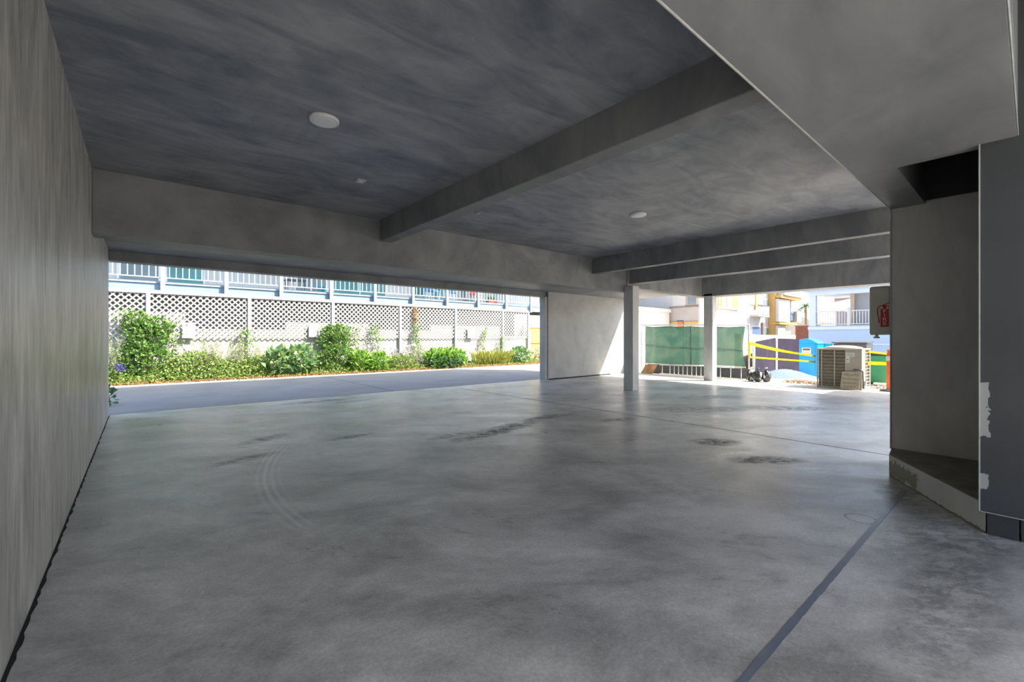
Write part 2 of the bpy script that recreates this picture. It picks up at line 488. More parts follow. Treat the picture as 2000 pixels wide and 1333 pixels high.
M['lid'] = plain('black_lid', (0.05, 0.045, 0.045), 0.5, 0, 0.1, 6)
M['orange'] = plain('orange_plastic', (0.85, 0.17, 0.05), 0.45, 0, 0.05, 6)
M['reflect'] = plain('reflective_band', (0.75, 0.72, 0.70), 0.3, 0, 0.05, 6)
M['blackbag'] = patched('black_white_plastic', (0.035, 0.04, 0.035), (0.72, 0.72, 0.74), [((13.06, None, None), (13.06, None, None), 1.3)], 7.0, 0.3)
M['covergrey'] = plain('grey_green_vinyl', (0.50, 0.50, 0.43), 0.55, 0, 0.08, 6)
M['red'] = plain('red_print', (0.42, 0.015, 0.012), 0.5, 0, 0.05, 8)
M['brightred'] = plain('bright_red_print', (0.62, 0.02, 0.012), 0.5, 0, 0.05, 8)
M['pinkwhite'] = plain('pinkish_white_print', (0.80, 0.62, 0.58), 0.5, 0, 0.03, 8)
M['apt'] = plain('white_stucco', (0.60, 0.575, 0.53), 0.8, 0, 0.03, 2)
M['aptgrey'] = plain('beige_stucco', (0.46, 0.42, 0.38), 0.8, 0, 0.05, 2)
M['gold'] = plain('gold_paint', (0.56, 0.35, 0.12), 0.7, 0, 0.08, 3)
M['tanp'] = plain('tan_paint', (0.55, 0.46, 0.36), 0.7, 0, 0.08, 3)
M['brown'] = plain('brown_paint', (0.24, 0.18, 0.16), 0.7, 0, 0.08, 3)
M['slat'] = fabric_stripes('brown_slats', (0.26, 0.21, 0.19), (0.15, 0.12, 0.11), 1, 9.0, 0.7, 0.5)
M['house'] = fabric_stripes('light_blue_siding', (0.38, 0.50, 0.68), (0.345, 0.465, 0.64), 2, 5.0, 0.6, 0.94)
M['housel'] = plain('light_blue_trim', (0.52, 0.61, 0.80), 0.5, 0, 0.03, 3)
M['housegrey'] = plain('grey_blue_wall', (0.42, 0.46, 0.52), 0.6, 0, 0.05, 3)
M['pinkrail'] = fabric_stripes('pink_stair_rail', (0.62, 0.58, 0.64), (0.48, 0.45, 0.54), 1, 6.0, 0.6, 0.6)
M['roofgrey'] = plain('grey_roof', (0.42, 0.44, 0.44), 0.8, 0, 0.15, 4)
M['brick'] = plain('red_brick', (0.34, 0.13, 0.09), 0.8, 0, 0.2, 5)
M['coping'] = plain('pink_beige_coping', (0.54, 0.46, 0.40), 0.8, 0, 0.06, 3)
M['rubble'] = plain('rubble_stone', (0.46, 0.34, 0.25), 0.9, 0, 0.35, 14, 0.4)
M['sack'] = plain('beige_sack', (0.60, 0.48, 0.32), 0.85, 0, 0.1, 8)
M['chairblue'] = plain('blue_fabric', (0.05, 0.20, 0.50), 0.7, 0, 0.1, 8)
M['chairred'] = plain('red_plastic', (0.65, 0.10, 0.07), 0.5, 0, 0.1, 8)
M['palm'] = leaf_mat('palm_leaf', [(0.10, 0.18, 0.08), (0.16, 0.24, 0.12)])
M['darkmetal'] = plain('dark_grey_metal', (0.07, 0.075, 0.085), 0.5, 0, 0.1, 6)

# ------------------------------------------------------------------ mesh helpers
class MB:
    def __init__(self):
        self.bm = bmesh.new()

    def box(self, x0, y0, z0, x1, y1, z1):
        v = [self.bm.verts.new((x, y, z)) for x in (x0, x1) for y in (y0, y1) for z in (z0, z1)]
        for f in ((0, 1, 3, 2), (4, 6, 7, 5), (0, 4, 5, 1), (2, 3, 7, 6), (0, 2, 6, 4), (1, 5, 7, 3)):
            self.bm.faces.new([v[i] for i in f])
        return self

    def obox(self, c, ax, ay, az, sx, sy, sz):
        c = Vector(c)
        ax, ay, az = Vector(ax).normalized() * sx / 2, Vector(ay).normalized() * sy / 2, Vector(az).normalized() * sz / 2
        v = [self.bm.verts.new(c + a * ax + b * ay + d * az) for a in (-1, 1) for b in (-1, 1) for d in (-1, 1)]
        for f in ((0, 1, 3, 2), (4, 6, 7, 5), (0, 4, 5, 1), (2, 3, 7, 6), (0, 2, 6, 4), (1, 5, 7, 3)):
            self.bm.faces.new([v[i] for i in f])
        return self

    def bar(self, p, q, w, h, up=(0, 0, 1)):
        p, q = Vector(p), Vector(q)
        d = (q - p)
        side = d.cross(Vector(up))
        if side.length < 1e-6:
            side = d.cross(Vector((0, 1, 0)))
        side.normalize()
        u2 = side.cross(d).normalized()
        return self.obox((p + q) / 2, d, side, u2, d.length, w, h)

    def tube(self, pts, r, seg=8, cap=True, r2=None):
        pts = [Vector(p) for p in pts]
        rings = []
        prev = None
        for i, p in enumerate(pts):
            d = (pts[min(i + 1, len(pts) - 1)] - pts[max(i - 1, 0)]).normalized()
            if prev is None:
                a = Vector((0, 0, 1)) if abs(d.z) < 0.9 else Vector((1, 0, 0))
                s = d.cross(a).normalized()
            else:
                s = (prev - d * prev.dot(d)).normalized()
            prev = s
            t = d.cross(s)
            rr = r if r2 is None else r + (r2 - r) * i / max(1, len(pts) - 1)
            rings.append([self.bm.verts.new(p + (s * math.cos(2 * PI * k / seg) + t * math.sin(2 * PI * k / seg)) * rr) for k in range(seg)])
        for a, b in zip(rings, rings[1:]):
            for k in range(seg):
                self.bm.faces.new((a[k], a[(k + 1) % seg], b[(k + 1) % seg], b[k]))
        if cap:
            self.bm.faces.new(list(reversed(rings[0])))
            self.bm.faces.new(rings[-1])
        return self

    def lathe(self, c, prof, seg=24):
        c = Vector(c)
        rings = []
        for r, z in prof:
            rings.append([self.bm.verts.new(c + Vector((r * math.cos(2 * PI * k / seg), r * math.sin(2 * PI * k / seg), z))) for k in range(seg)])
        for a, b in zip(rings, rings[1:]):
            for k in range(seg):
                self.bm.faces.new((a[k], a[(k + 1) % seg], b[(k + 1) % seg], b[k]))
        self.bm.faces.new(list(reversed(rings[0])))
        self.bm.faces.new(rings[-1])
        return self

    def prism(self, poly, ext):
        """closed polygon (list of 3-D points) pushed along ext"""
        ext = Vector(ext)
        a = [self.bm.verts.new(Vector(p)) for p in poly]
        b = [self.bm.verts.new(Vector(p) + ext) for p in poly]
        n = len(a)
        self.bm.faces.new(a)
        self.bm.faces.new(list(reversed(b)))
        for i in range(n):
            self.bm.faces.new((a[i], b[i], b[(i + 1) % n], a[(i + 1) % n]))
        return self

    def leaf(self, p, d, nrm, L, W, fold=0.25):
        p, d = Vector(p), Vector(d).normalized()
        s = d.cross(Vector(nrm))
        if s.length < 1e-5:
            s = d.cross(Vector((0.3, 0.7, 0.6)))
        s.normalize()
        up = s.cross(d)
        m = p + d * L * 0.45
        v0 = self.bm.verts.new(p)
        v1 = self.bm.verts.new(m + s * W / 2 + up * fold * W)
        v2 = self.bm.verts.new(p + d * L - up * fold * W * 0.6)
        v3 = self.bm.verts.new(m - s * W / 2 + up * fold * W)
        v4 = self.bm.verts.new(m)
        self.bm.faces.new((v0, v1, v4))
        self.bm.faces.new((v1, v2, v4))
        self.bm.faces.new((v2, v3, v4))
        self.bm.faces.new((v3, v0, v4))
        return self

    def build(self, name, mat, parent=None, bevel=0.0, smooth=False, seg=2):
        bmesh.ops.recalc_face_normals(self.bm, faces=self.bm.faces)
        me = bpy.data.meshes.new(name)
        self.bm.to_mesh(me)
        self.bm.free()
        if smooth:
            for p in me.polygons:
                p.use_smooth = True
        me.materials.append(mat)
        o = bpy.data.objects.new(name, me)
        COL.objects.link(o)
        if parent is not None:
            o.parent = parent
            o.matrix_parent_inverse = parent_inv(parent)
        if bevel:
            b = o.modifiers.new('bevel', 'BEVEL')
            b.width = bevel
            b.segments = seg
            b.limit_method = 'ANGLE'
            b.angle_limit = R(35)
        return o

WORLD = {}
def parent_inv(o):
    m = Matrix.Identity(4)
    chain = []
    while o is not None:
        chain.append(o)
        o = o.parent
    for c in reversed(chain):
        loc = Matrix.Translation(c.location) @ c.rotation_euler.to_matrix().to_4x4()
        if c.parent is not None:
            loc = c.matrix_parent_inverse @ loc
        m = m @ loc
    return m.inverted()

def thing(name, label, cat, loc, group=None):
    o = bpy.data.objects.new(name, None)
    o.empty_display_size = 0.1
    o.location = loc
    COL.objects.link(o)
    return tag(o, label, cat, group)

def tag(o, label, cat, group=None, kind=None):
    o['label'] = label
    o['category'] = cat
    if group:
        o['group'] = group
    if kind:
        o['kind'] = kind
    return o

def struct(o, label=None, cat=None):
    o['kind'] = 'structure'
    if label:
        o['label'] = label
        o['category'] = cat
    return o

def text(name, s, loc, size, mat, parent, face='-X', extrude=0.0008, spacing=1.0, line=1.0, rot=None, xscale=1.0):
    cu = bpy.data.curves.new(name, 'FONT')
    cu.body = s
    cu.size = size
    cu.extrude = extrude
    cu.align_x = 'CENTER'
    cu.align_y = 'CENTER'
    cu.space_character = spacing
    cu.space_line = line
    cu.materials.append(mat)
    tmp = bpy.data.objects.new(name, cu)
    COL.objects.link(tmp)
    bpy.context.view_layer.update()
    me = bpy.data.meshes.new_from_object(tmp.evaluated_get(bpy.context.evaluated_depsgraph_get()))
    bpy.data.objects.remove(tmp)
    bpy.data.curves.remove(cu)
    if not me.materials:
        me.materials.append(mat)
    o = bpy.data.objects.new(name, me)
    COL.objects.link(o)
    o.location = loc
    if rot is not None:
        o.rotation_euler = rot
    else:
        o.rotation_euler = (R(90), 0, R(-90)) if face == '-X' else (R(90), 0, 0)
    o.scale = (xscale, 1, 1)
    if parent is not None:
        o.parent = parent
        o.matrix_parent_inverse = parent_inv(parent)
    return o

# ------------------------------------------------------------------ the carport shell
XL, XR = -0.372, 12.85
ZC = 2.91
YB = 6.10

struct(MB().box(XL - 0.2, -3.0, -0.3, 11.16, 9.33, 0.0).build('floor', M['floor']),
       'mottled grey sealed concrete garage floor with oil stains and tyre marks', 'floor')
struct(MB().box(11.16, -3.0, -0.3, 13.25, 9.33, 0.0).build('floor_sun_strip', M['apron']), 'outer strip of the garage slab with sunlight painted in as a paler tone', 'floor')  # paler colour from the shadow edge outward paints the sunlight into the slab
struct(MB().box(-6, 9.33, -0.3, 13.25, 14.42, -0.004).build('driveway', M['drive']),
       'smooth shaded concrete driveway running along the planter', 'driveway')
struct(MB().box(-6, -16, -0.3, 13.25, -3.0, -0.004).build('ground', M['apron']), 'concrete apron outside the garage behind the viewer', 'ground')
struct(MB().box(XL - 0.25, -2.0, 0, XL, 9.2, 3.4).build('wall_left', M['wall'], bevel=0.006),
       'long grey trowelled plaster wall on the left of the garage', 'wall')
# ceilings
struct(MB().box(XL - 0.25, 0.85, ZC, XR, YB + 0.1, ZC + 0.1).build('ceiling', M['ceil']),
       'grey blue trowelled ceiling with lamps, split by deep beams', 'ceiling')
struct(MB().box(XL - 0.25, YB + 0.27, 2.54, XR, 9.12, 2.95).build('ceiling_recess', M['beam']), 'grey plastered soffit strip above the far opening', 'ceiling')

def beam(name, x0, y0, z0, x1, y1, z1, mat, label):
    o = MB().box(x0, y0, z0, x1, y1, z1).build(name, M[mat], bevel=0.008)
    return struct(o, label, 'beam')

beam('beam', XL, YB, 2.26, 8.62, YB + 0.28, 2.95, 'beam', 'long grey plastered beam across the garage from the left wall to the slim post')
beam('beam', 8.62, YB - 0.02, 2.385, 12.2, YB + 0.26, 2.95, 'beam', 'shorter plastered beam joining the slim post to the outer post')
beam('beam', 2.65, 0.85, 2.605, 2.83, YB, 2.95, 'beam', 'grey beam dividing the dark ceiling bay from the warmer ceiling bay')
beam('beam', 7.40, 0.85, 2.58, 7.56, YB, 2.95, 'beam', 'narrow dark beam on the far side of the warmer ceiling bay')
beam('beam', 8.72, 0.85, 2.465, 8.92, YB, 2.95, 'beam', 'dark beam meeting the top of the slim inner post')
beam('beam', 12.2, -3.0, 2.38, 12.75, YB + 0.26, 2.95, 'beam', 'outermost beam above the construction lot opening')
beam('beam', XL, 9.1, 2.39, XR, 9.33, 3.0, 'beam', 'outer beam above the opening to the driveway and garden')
o = MB().box(8.98, 9.02, 0, 12.78, 9.25, 2.545).box(8.88, 9.05, 0, 8.985, 9.27, 2.40).build('wall_far', M['farwall'], bevel=0.006)
struct(o, 'plain grey plaster wall panel at the far end between the two openings', 'wall')
struct(MB().box(9.0, 9.008, 0.0, 11.85, 9.022, 0.03).build('baseboard_far', M['black']), 'dark gap along the foot of the far wall panel', 'wall base')

tag(MB().box(8.56, 5.88, 0, 8.80, 6.13, 2.40).build('concrete_post', M['post'], bevel=0.006),
    'slim square grey post standing inside the garage by the far wall', 'post', 'square plastered posts')
tag(MB().box(12.2, 5.78, 0, 12.46, 6.03, 2.45).build('concrete_post', M['post'], bevel=0.006),
    'outer square post, its right side in full sun, before the green screen', 'post', 'square plastered posts')

# big soffit beam near the viewer, with the stair opening notched out on its right
SZ = 2.39
b = MB()
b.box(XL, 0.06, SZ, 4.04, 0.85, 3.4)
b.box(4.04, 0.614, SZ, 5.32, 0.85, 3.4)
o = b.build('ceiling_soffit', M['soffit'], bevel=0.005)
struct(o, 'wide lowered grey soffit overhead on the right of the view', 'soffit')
b = MB()
b.tube([(XL, 0.852, SZ + 0.002), (5.3, 0.852, SZ + 0.002)], 0.006, 8)
b.tube([(XL, 0.058, SZ + 0.002), (3.93, 0.058, SZ + 0.002)], 0.003, 8)
struct(b.build('trim_1', M['bead']), 'pale corner bead along the edges of the lowered soffit', 'trim')
struct(MB().box(XL - 0.25, -2.5, 3.3, 3.94, 0.06, 3.4).build('ceiling_rear', M['ceil']), 'dark ceiling behind the lowered soffit', 'ceiling')
# right-hand column wall
struct(MB().box(5.3, -2.0, 2.42, 5.62, 0.85, 4.3).build('wall_right_upper', M['stairshade']), 'upper wall inside the stair opening with its shade painted black', 'wall')  # unlit upper part, its shade painted in as near black
struct(MB().box(5.3, -2.0, 0.0, 5.62, 0.85, 2.42).build('wall_right', M['column'], bevel=0.008),
       'dark grey plaster wall end standing on the raised curb on the right', 'wall')
struct(MB().tube([(5.298, 0.852, 0.18), (5.298, 0.852, SZ)], 0.006, 8).build('trim_2', M['bead']), 'pale corner bead down the edge of the right wall', 'trim')
# near panel
b = MB().box(3.94, -2.0, 0.14, 4.04, 0.215, 4.3)
struct(b.build('wall_panel', M['panel'], bevel=0.004), 'dark grey painted wall panel at the right edge with patched plaster', 'wall')
struct(MB().tube([(3.936, 0.215, 0.14), (3.936, 0.215, SZ)], 0.004, 8).build('trim_3', M['bead']), 'pale corner bead down the edge of the dark panel', 'trim')
struct(MB().tube([(3.935, 0.21, 0.139), (3.935, -0.35, 0.139)], 0.004, 6).build('trim_4', M['steel']), 'thin metal drip edge under the dark panel', 'trim')
b = MB()
b.box(3.962, 0.055, 0, 4.06, 0.185, 0.135).box(3.962, -0.40, 0, 4.06, 0.048, 0.135).box(3.962, -0.90, 0, 4.06, -0.407, 0.135).box(3.962, -2, 0, 4.06, -0.907, 0.135)
struct(b.build('baseboard_right', M['base'], bevel=0.003), 'dark block base course under the grey panel', 'wall base')
# stairwell lid and rear side so the opening stays dark inside, shade painted black
struct(MB().box(3.94, -2.0, 4.3, 5.62, 0.9, 4.4).build('ceiling_stair', M['stairshade']), 'roof over the stair opening, shade painted black', 'ceiling')
struct(MB().box(4.04, 0.63, 3.4, 5.32, 0.73, 4.3).build('wall_stair', M['stairshade']), 'wall closing the stair opening, shade painted black', 'wall')
struct(MB().box(4.04, -2.0, 0.186, 5.3, -1.9, 4.3).build('wall_stair_rear', M['stairshade']), 'rear wall of the stair recess, shade painted black', 'wall')
# diagonal curb
CT = 0.186
poly = [(5.30, 0.845, 0), (5.00, 0.815, 0), (3.965, 0.190, 0), (4.07, 0.190, 0), (4.07, -1.9, 0), (5.32, -1.9, 0), (5.32, 0.845, 0)]
o = MB().prism(poly, (0, 0, CT - 0.006)).build('curb', M['curb'], bevel=0.008)
struct(o, 'raised white painted curb with peeling paint and mossy foot', 'curb')
poly2 = [(x, y, CT - 0.006) for x, y, z in poly]
struct(MB().prism(poly2, (0, 0, 0.006)).build('curb_top', M['curbtop']), 'stained concrete top of the raised curb', 'curb')

# joints in the slab
b = MB()
rnd = random.Random(4)
xs = [1.15 + i * 0.08 for i in range(44)]
for x0, x1 in zip(xs, xs[1:]):
    w0, w1 = 0.013 + rnd.random() * 0.004, 0.013 + rnd.random() * 0.004
    y0 = 0.655
    v = [b.bm.verts.new(p) for p in ((x0, y0 - w0, 0.002), (x1, y0 - w1, 0.002), (x1, y0 + w1, 0.002), (x0, y0 + w0, 0.002))]
    b.bm.faces.new(v)
bmesh.ops.remove_doubles(b.bm, verts=b.bm.verts, dist=0.0005)
bmesh.ops.solidify(b.bm, geom=b.bm.faces[:], thickness=0.002)
struct(b.build('trim_5', M['caulk']), 'wide dark blue grey sealed expansion joint running to the curb', 'floor joint')
b = MB()
b.box(5.855, 0.85, 0.0, 5.866, 9.3, 0.0015)
struct(b.build('trim_6', M['black']), 'thin dark control joint crossing the middle of the floor', 'floor joint')
struct(MB().box(XL, 9.322, 0, 8.9, 9.334, 0.0015).build('trim_7', M['black']), 'thin joint between garage floor and driveway', 'floor joint')
struct(MB().box(4.4, 9.4, -0.004, 4.412, 14.4, -0.0025).build('trim_8', M['black']), 'thin joint across the driveway', 'floor joint')
# ragged open gap at the foot of the left wall
b = MB()
ys = [0.8 + i * 0.05 for i in range(169)]
rnd = random.Random(9)
ws = [0.006 + 0.010 * rnd.random() + 0.010 * max(0, (4.5 - y) / 4.5) for y in ys]
for (y0, w0), (y1, w1) in zip(zip(ys, ws), zip(ys[1:], ws[1:])):
    v = [b.bm.verts.new(p) for p in ((XL, y0, 0.0025), (XL + w0, y0, 0.0025), (XL + w1, y1, 0.0025), (XL, y1, 0.0025))]
    b.bm.faces.new(v)
bmesh.ops.remove_doubles(b.bm, verts=b.bm.verts, dist=0.0005)
bmesh.ops.solidify(b.bm, geom=b.bm.faces[:], thickness=0.002)
struct(b.build('baseboard_left', M['black']), 'ragged black gap between left wall and floor', 'wall base')

# unseen upper storeys and overhang, added and shaped to throw the shade outside
struct(MB().box(XL - 0.3, -2.5, 3.4, XR, 9.33, 5.5).build('wall_shade_upper', M['wall']), 'unseen upper storey added above the carport to cast shade', 'wall')
struct(MB().box(XL - 0.3, -2.5, 5.5, 14.5, 9.33, 8.6).build('wall_shade_top', M['wall']), 'unseen overhanging top storey added to set the shadow edge', 'wall')
struct(MB().box(XR, -3.0, 2.45, 13.9, 1.2, 2.95).build('roof_shade_overhang', M['beam']), 'unseen short overhang added beyond the outermost beam to cast shade', 'roof')

# ------------------------------------------------------------------ ceiling fittings
def disc_light(x, y, label):
    t = thing('ceiling_light', label, 'ceiling light', (x, y, ZC), 'white disc ceiling lights')
    MB().lathe((x, y, ZC - 0.022), [(0.090, 0.0), (0.104, 0.002), (0.110, 0.010), (0.110, 0.022)], 40).build('rim', M['trimw'], t, smooth=False)
    MB().lathe((x, y, ZC - 0.025), [(0.080, 0.0), (0.086, 0.004), (0.086, 0.012)], 40).build('diffuser', M['diffuser'], t)
    return t
disc_light(1.098, 3.575, 'larger looking white disc light on the dark ceiling bay')
disc_light(5.25, 3.52, 'white disc light on the warm ceiling bay past the beam')
x, y = 3.52, 4.88
t = thing('junction_cover', 'round grey cover plate flush on the ceiling beside the beam', 'cover plate', (x, y, ZC))
MB().lathe((x, y, ZC - 0.010), [(0.058, 0.0), (0.066, 0.004), (0.066, 0.010)], 28).build('plate', M['ceil'], t)
MB().lathe((x, y, ZC - 0.016), [(0.026, 0.0), (0.030, 0.004), (0.030, 0.008)], 20).build('knockout', M['post'], t)
x, y = 1.82, 4.70
t = thing('junction_box', 'small square box plate on the dark ceiling past the disc light', 'junction box', (x, y, ZC))
MB().box(x - 0.05, y - 0.05, ZC - 0.014, x + 0.05, y + 0.05, ZC).build('box_plate', M['post'], t, bevel=0.004)
MB().box(x - 0.030, y - 0.030, ZC - 0.019, x + 0.030, y + 0.030, ZC - 0.013).build('cover', M['trimw'], t, bevel=0.003)

# ------------------------------------------------------------------ fire extinguisher cover
t = thing('fire_extinguisher_cover', 'grey green cover with a red FIRE extinguisher print beside the right wall', 'extinguisher cover', (5.40, 0.95, 1.21))
MB().box(5.31, 0.855, 1.232, 5.50, 1.012, 1.69).build('cover_body', M['covergrey'], t, bevel=0.022, smooth=True, seg=4)
MB().tube([(5.335, 0.995, 1.23), (5.335, 0.995, 1.50)], 0.012, 10).build('strap', M['covergrey'], t, smooth=True)
MB().lathe((5.36, 0.965, 1.198), [(0.012, 0.0), (0.024, 0.003), (0.026, 0.014), (0.014, 0.018), (0.014, 0.040)], 20).build('nozzle', M['steel'], t)
XF = 5.3085
pr = MB().box(XF, 0.868, 1.305, XF + 0.003, 0.927, 1.475).build('printed_cylinder', M['red'], t)
p2 = MB()
p2.box(XF, 0.885, 1.470, XF + 0.003, 0.910, 1.505)
p2.obox((XF + 0.0015, 0.888, 1.517), (1, 0, 0), (0, -1, 0.45), (0, 0.45, 1), 0.003, 0.060, 0.010)
p2.obox((XF + 0.0015, 0.880, 1.500), (1, 0, 0), (0, 1, 0.10), (0, -0.10, 1), 0.003, 0.046, 0.009)
p2.build('printed_valve', M['brightred'], t)
p3 = MB()
hose = [(0.905, 1.508), (0.925, 1.505), (0.941, 1.495), (0.949, 1.475), (0.950, 1.45), (0.946, 1.42), (0.941, 1.39), (0.938, 1.36), (0.937, 1.345)]
for (a, bz), (c_, d_) in zip(hose, hose[1:]):
    p3.bar((XF + 0.0015, a, bz), (XF + 0.0015, c_, d_), 0.008, 0.003, up=(1, 0, 0))
p3.build('printed_hose', M['red'], t)
for i, ch in enumerate('FIRE'):
    text('lettering', ch, (XF - 0.0005, 0.8975, 1.452 - i * 0.0385), 0.046, M['pinkwhite'], t, xscale=1.25)

# ------------------------------------------------------------------ garden side: planter, wall, lattice, signs
YF = 15.3
struct(MB().box(-6, 14.42, -0.1, 15.6, 14.52, 0.03).build('kerb', M['edge'], bevel=0.01), 'thin sunlit concrete planter kerb', 'kerb')
struct(MB().box(-6, 14.52, -0.3, 18.0, 16.6, 0.05).build('planter_ground', M['soil']), 'brown planter soil', 'soil')
b = MB()
for x0, x1, z in ((-6, 0.95, 1.92), (0.95, 3.55, 1.47), (3.55, 6.25, 1.72), (6.25, 8.75, 1.50), (8.75, 12.35, 1.72), (12.35, 13.95, 1.30)):
    b.box(x0, YF + 0.055, -0.2, x1, YF + 0.25, z)
struct(b.build('wall_garden', M['block']), 'low white painted block wall stepping behind the lattice', 'wall')

fence = thing('lattice_fence', 'long white lattice fence fixed to the block wall behind the planter', 'fence', (5.0, YF, 0))
posts = [-2.30, 0.16, 2.52, 4.98, 7.44, 9.88, 12.38, 13.92]
ZL0, ZL1 = 1.20, 2.40
def lattice(x0, x1, idx):
    b = MB()
    p = 0.154
    zb = ZL0 - 0.012
    for layer, sgn in ((0, 1), (1, -1)):
        y = YF - 0.0025 + layer * 0.005
        k0 = int((x0 - (ZL1 - zb)) / p) - 2
        k1 = int((x1 + (ZL1 - zb)) / p) + 2
        for k in range(k0, k1):
            cx = k * p
            pts = []
            # line: x = cx + sgn*(z - zb)
            za, zc_ = zb, ZL1
            xa, xc = cx, cx + sgn * (ZL1 - zb)
            lo, hi = 0.0, 1.0
            dx = xc - xa
            t0, t1 = (x0 - xa) / dx, (x1 - xa) / dx
            if t0 > t1:
                t0, t1 = t1, t0
            lo, hi = max(lo, t0), min(hi, t1)
            if hi - lo < 0.02:
                continue
            a = (xa + dx * lo, y, zb + (ZL1 - zb) * lo)
            c = (xa + dx * hi, y, zb + (ZL1 - zb) * hi)
            b.bar(a, c, 0.005, 0.035, up=(-sgn, 0, 1))
    return b.build('lattice_panel', M['vinyl'], fence)
for i, (a, c) in enumerate(zip(posts, posts[1:])):
    lattice(a + 0.04, c - 0.04, i)
for x in posts:
    MB().box(x - 0.045, YF - 0.035, 0.62 if x < 13 else 0.1, x + 0.045, YF + 0.05, 2.44).build('fence_post', M['vinyl'], fence, bevel=0.006)
MB().box(posts[0], YF - 0.03, 2.40, posts[-1], YF + 0.03, 2.50).build('top_rail', M['vinyl'], fence, bevel=0.006)

def wall_sign(x0, x1, z0, z1, label, lines):
    t = thing('notice_sign', label, 'sign', ((x0 + x1) / 2, YF - 0.05, z0), 'white notices on the lattice')
    MB().box(x0, YF - 0.052, z0, x1, YF - 0.044, z1).build('sign_board', M['white'], t, bevel=0.002)
    for xb in (x0 + 0.03, x1 - 0.06):
        MB().box(xb, YF - 0.044, z0 + 0.03, xb + 0.03, YF - 0.012, z1 - 0.03).build('batten', M['white'], t)
    for s, fz, size in lines:
        text('lettering', s, ((x0 + x1) / 2, YF - 0.0535, z0 + (z1 - z0) * fz), size, M['ink'], t, face='-Y')
    return t
L1 = [('PRIVATE', 0.86, 0.072), ('PARKING', 0.72, 0.068), ('LOWER', 0.45, 0.066), ('LEVEL 2', 0.24, 0.066)]
wall_sign(0.885, 1.185, 1.20, 1.64, 'white notice with grey lettering beside the big ivy shrub', L1)
wall_sign(4.20, 4.50, 1.235, 1.67, 'white notice on the lattice at the left of the middle climbing shrub', L1)
wall_sign(10.44, 10.78, 1.20, 1.65, 'white notice on the lattice above the grassy bush near the far end', L1)

# gate and end wall
t = thing('garden_gate', 'yellowish wooden gate beyond the end of the lattice fence', 'gate', (15.0, 16.2, 0))
MB().box(14.55, 16.2, 0.05, 16.3, 16.25, 1.72).build('gate_panel', M['yellowwood'], t)
MB().box(14.40, 16.14, 0.05, 14.52, 16.28, 1.80).box(16.3, 16.14, 0.05, 16.4, 16.28, 1.8).box(14.52, 16.17, 1.72, 16.3, 16.26, 1.80).build('gate_frame', M['tanp'], t, bevel=0.006)
MB().box(14.6, 16.17, 0.95, 16.25, 16.2, 1.03).build('gate_rail', M['yellowwood'], t)
MB().tube([(14.78, 16.165, 1.1), (14.78, 16.15, 1.12), (14.78, 16.15, 1.22), (14.78, 16.165, 1.24)], 0.010, 8).build('handle', M['darkmetal'], t)
struct(MB().box(13.95, 16.35, -0.2, 18.0, 16.5, 2.36).build('wall_end', M['cream']), 'cream stucco wall behind the wooden gate', 'wall')
tag(MB().box(13.98, 15.42, 0.05, 14.18, 15.62, 1.52).build('gate_post', M['white'], bevel=0.01), 'short white post standing between lattice end and wooden gate', 'post')

# ------------------------------------------------------------------ apartment building with the balcony behind the fence
YD = 16.5
apt = thing('balcony_building', 'pale blue and white apartment building with a long railed balcony behind the lattice', 'building', (6.0, 18.0, 0))
MB().box(-6, 17.9, 2.86, 18.5, 18.2, 6.0).build('wall', M['siding'], apt)
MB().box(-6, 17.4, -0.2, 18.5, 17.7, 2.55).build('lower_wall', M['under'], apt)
MB().box(-6, YD, 2.55, 18.5, 18.2, 2.86).build('balcony_slab', M['pblue'], apt, bevel=0.01)
MB().box(-6, YD - 0.03, 2.80, 18.5, YD, 2.87).build('drip_edge', M['pbluel'], apt)
MB().box(-6, YD - 0.3, 5.2, 18.5, 18.2, 5.4).build('upper_slab', M['pblue'], apt)
pX = [-2.6, -1.05, 0.50, 2.07, 3.64, 5.28, 6.93, 8.55, 10.17, 11.83, 13.48, 15.1, 16.7]
for x in pX:
    p = MB().box(x - 0.055, YD - 0.13, 2.50, x + 0.055, YD - 0.03, 4.0).build('balcony_post', M['pbluel'], apt, bevel=0.006)
    if x in (0.50, 2.07, 5.28, 6.93):
        MB().box(x - 0.012, YD - 0.134, 2.53, x + 0.018, YD - 0.1295, 2.74).build('rust_streak', M['tanp'], p)
for a, c in zip(pX, pX[1:]):
    b = MB()
    b.box(a + 0.06, YD - 0.095, 2.955, c - 0.06, YD - 0.06, 2.985)
    b.box(a + 0.06, YD - 0.10, 3.90, c - 0.06, YD - 0.055, 3.94)
    n_ = 10
    for k in range(1, n_):
        x = a + (c - a) * k / n_
        b.box(x - 0.012, YD - 0.09, 2.985, x + 0.012, YD - 0.066, 3.90)
    b.build('railing', M['rail'], apt)
for x0, x1, mat, mull in ((-0.55, 0.5, 'greyglass', None), (0.6, 1.66, 'tealglass', None), (4.4, 5.62, 'greyglass', 5.0), (5.8, 8.05, 'tealglass', 6.9), (9.3, 11.0, 'tealglass', 10.1), (11.8, 14.5, 'greyglass', 13.1)):
    d = MB()
    d.box(x0, 17.86, 2.90, x0 + 0.06, 17.9, 5.0).box(x1 - 0.06, 17.86, 2.90, x1, 17.9, 5.0).box(x0, 17.86, 4.95, x1, 17.9, 5.05)
    if mull:
        d.box(mull - 0.03, 17.855, 2.9, mull + 0.03, 17.895, 5.0)
    d.box(x0, 17.86, 2.88, x1, 17.9, 2.94)
    d = d.build('sliding_door', M['trimw'], apt)
    MB().box(x0 + 0.05, 17.875, 2.93, x1 - 0.05, 17.89, 4.96).build('pane', M[mat], d)

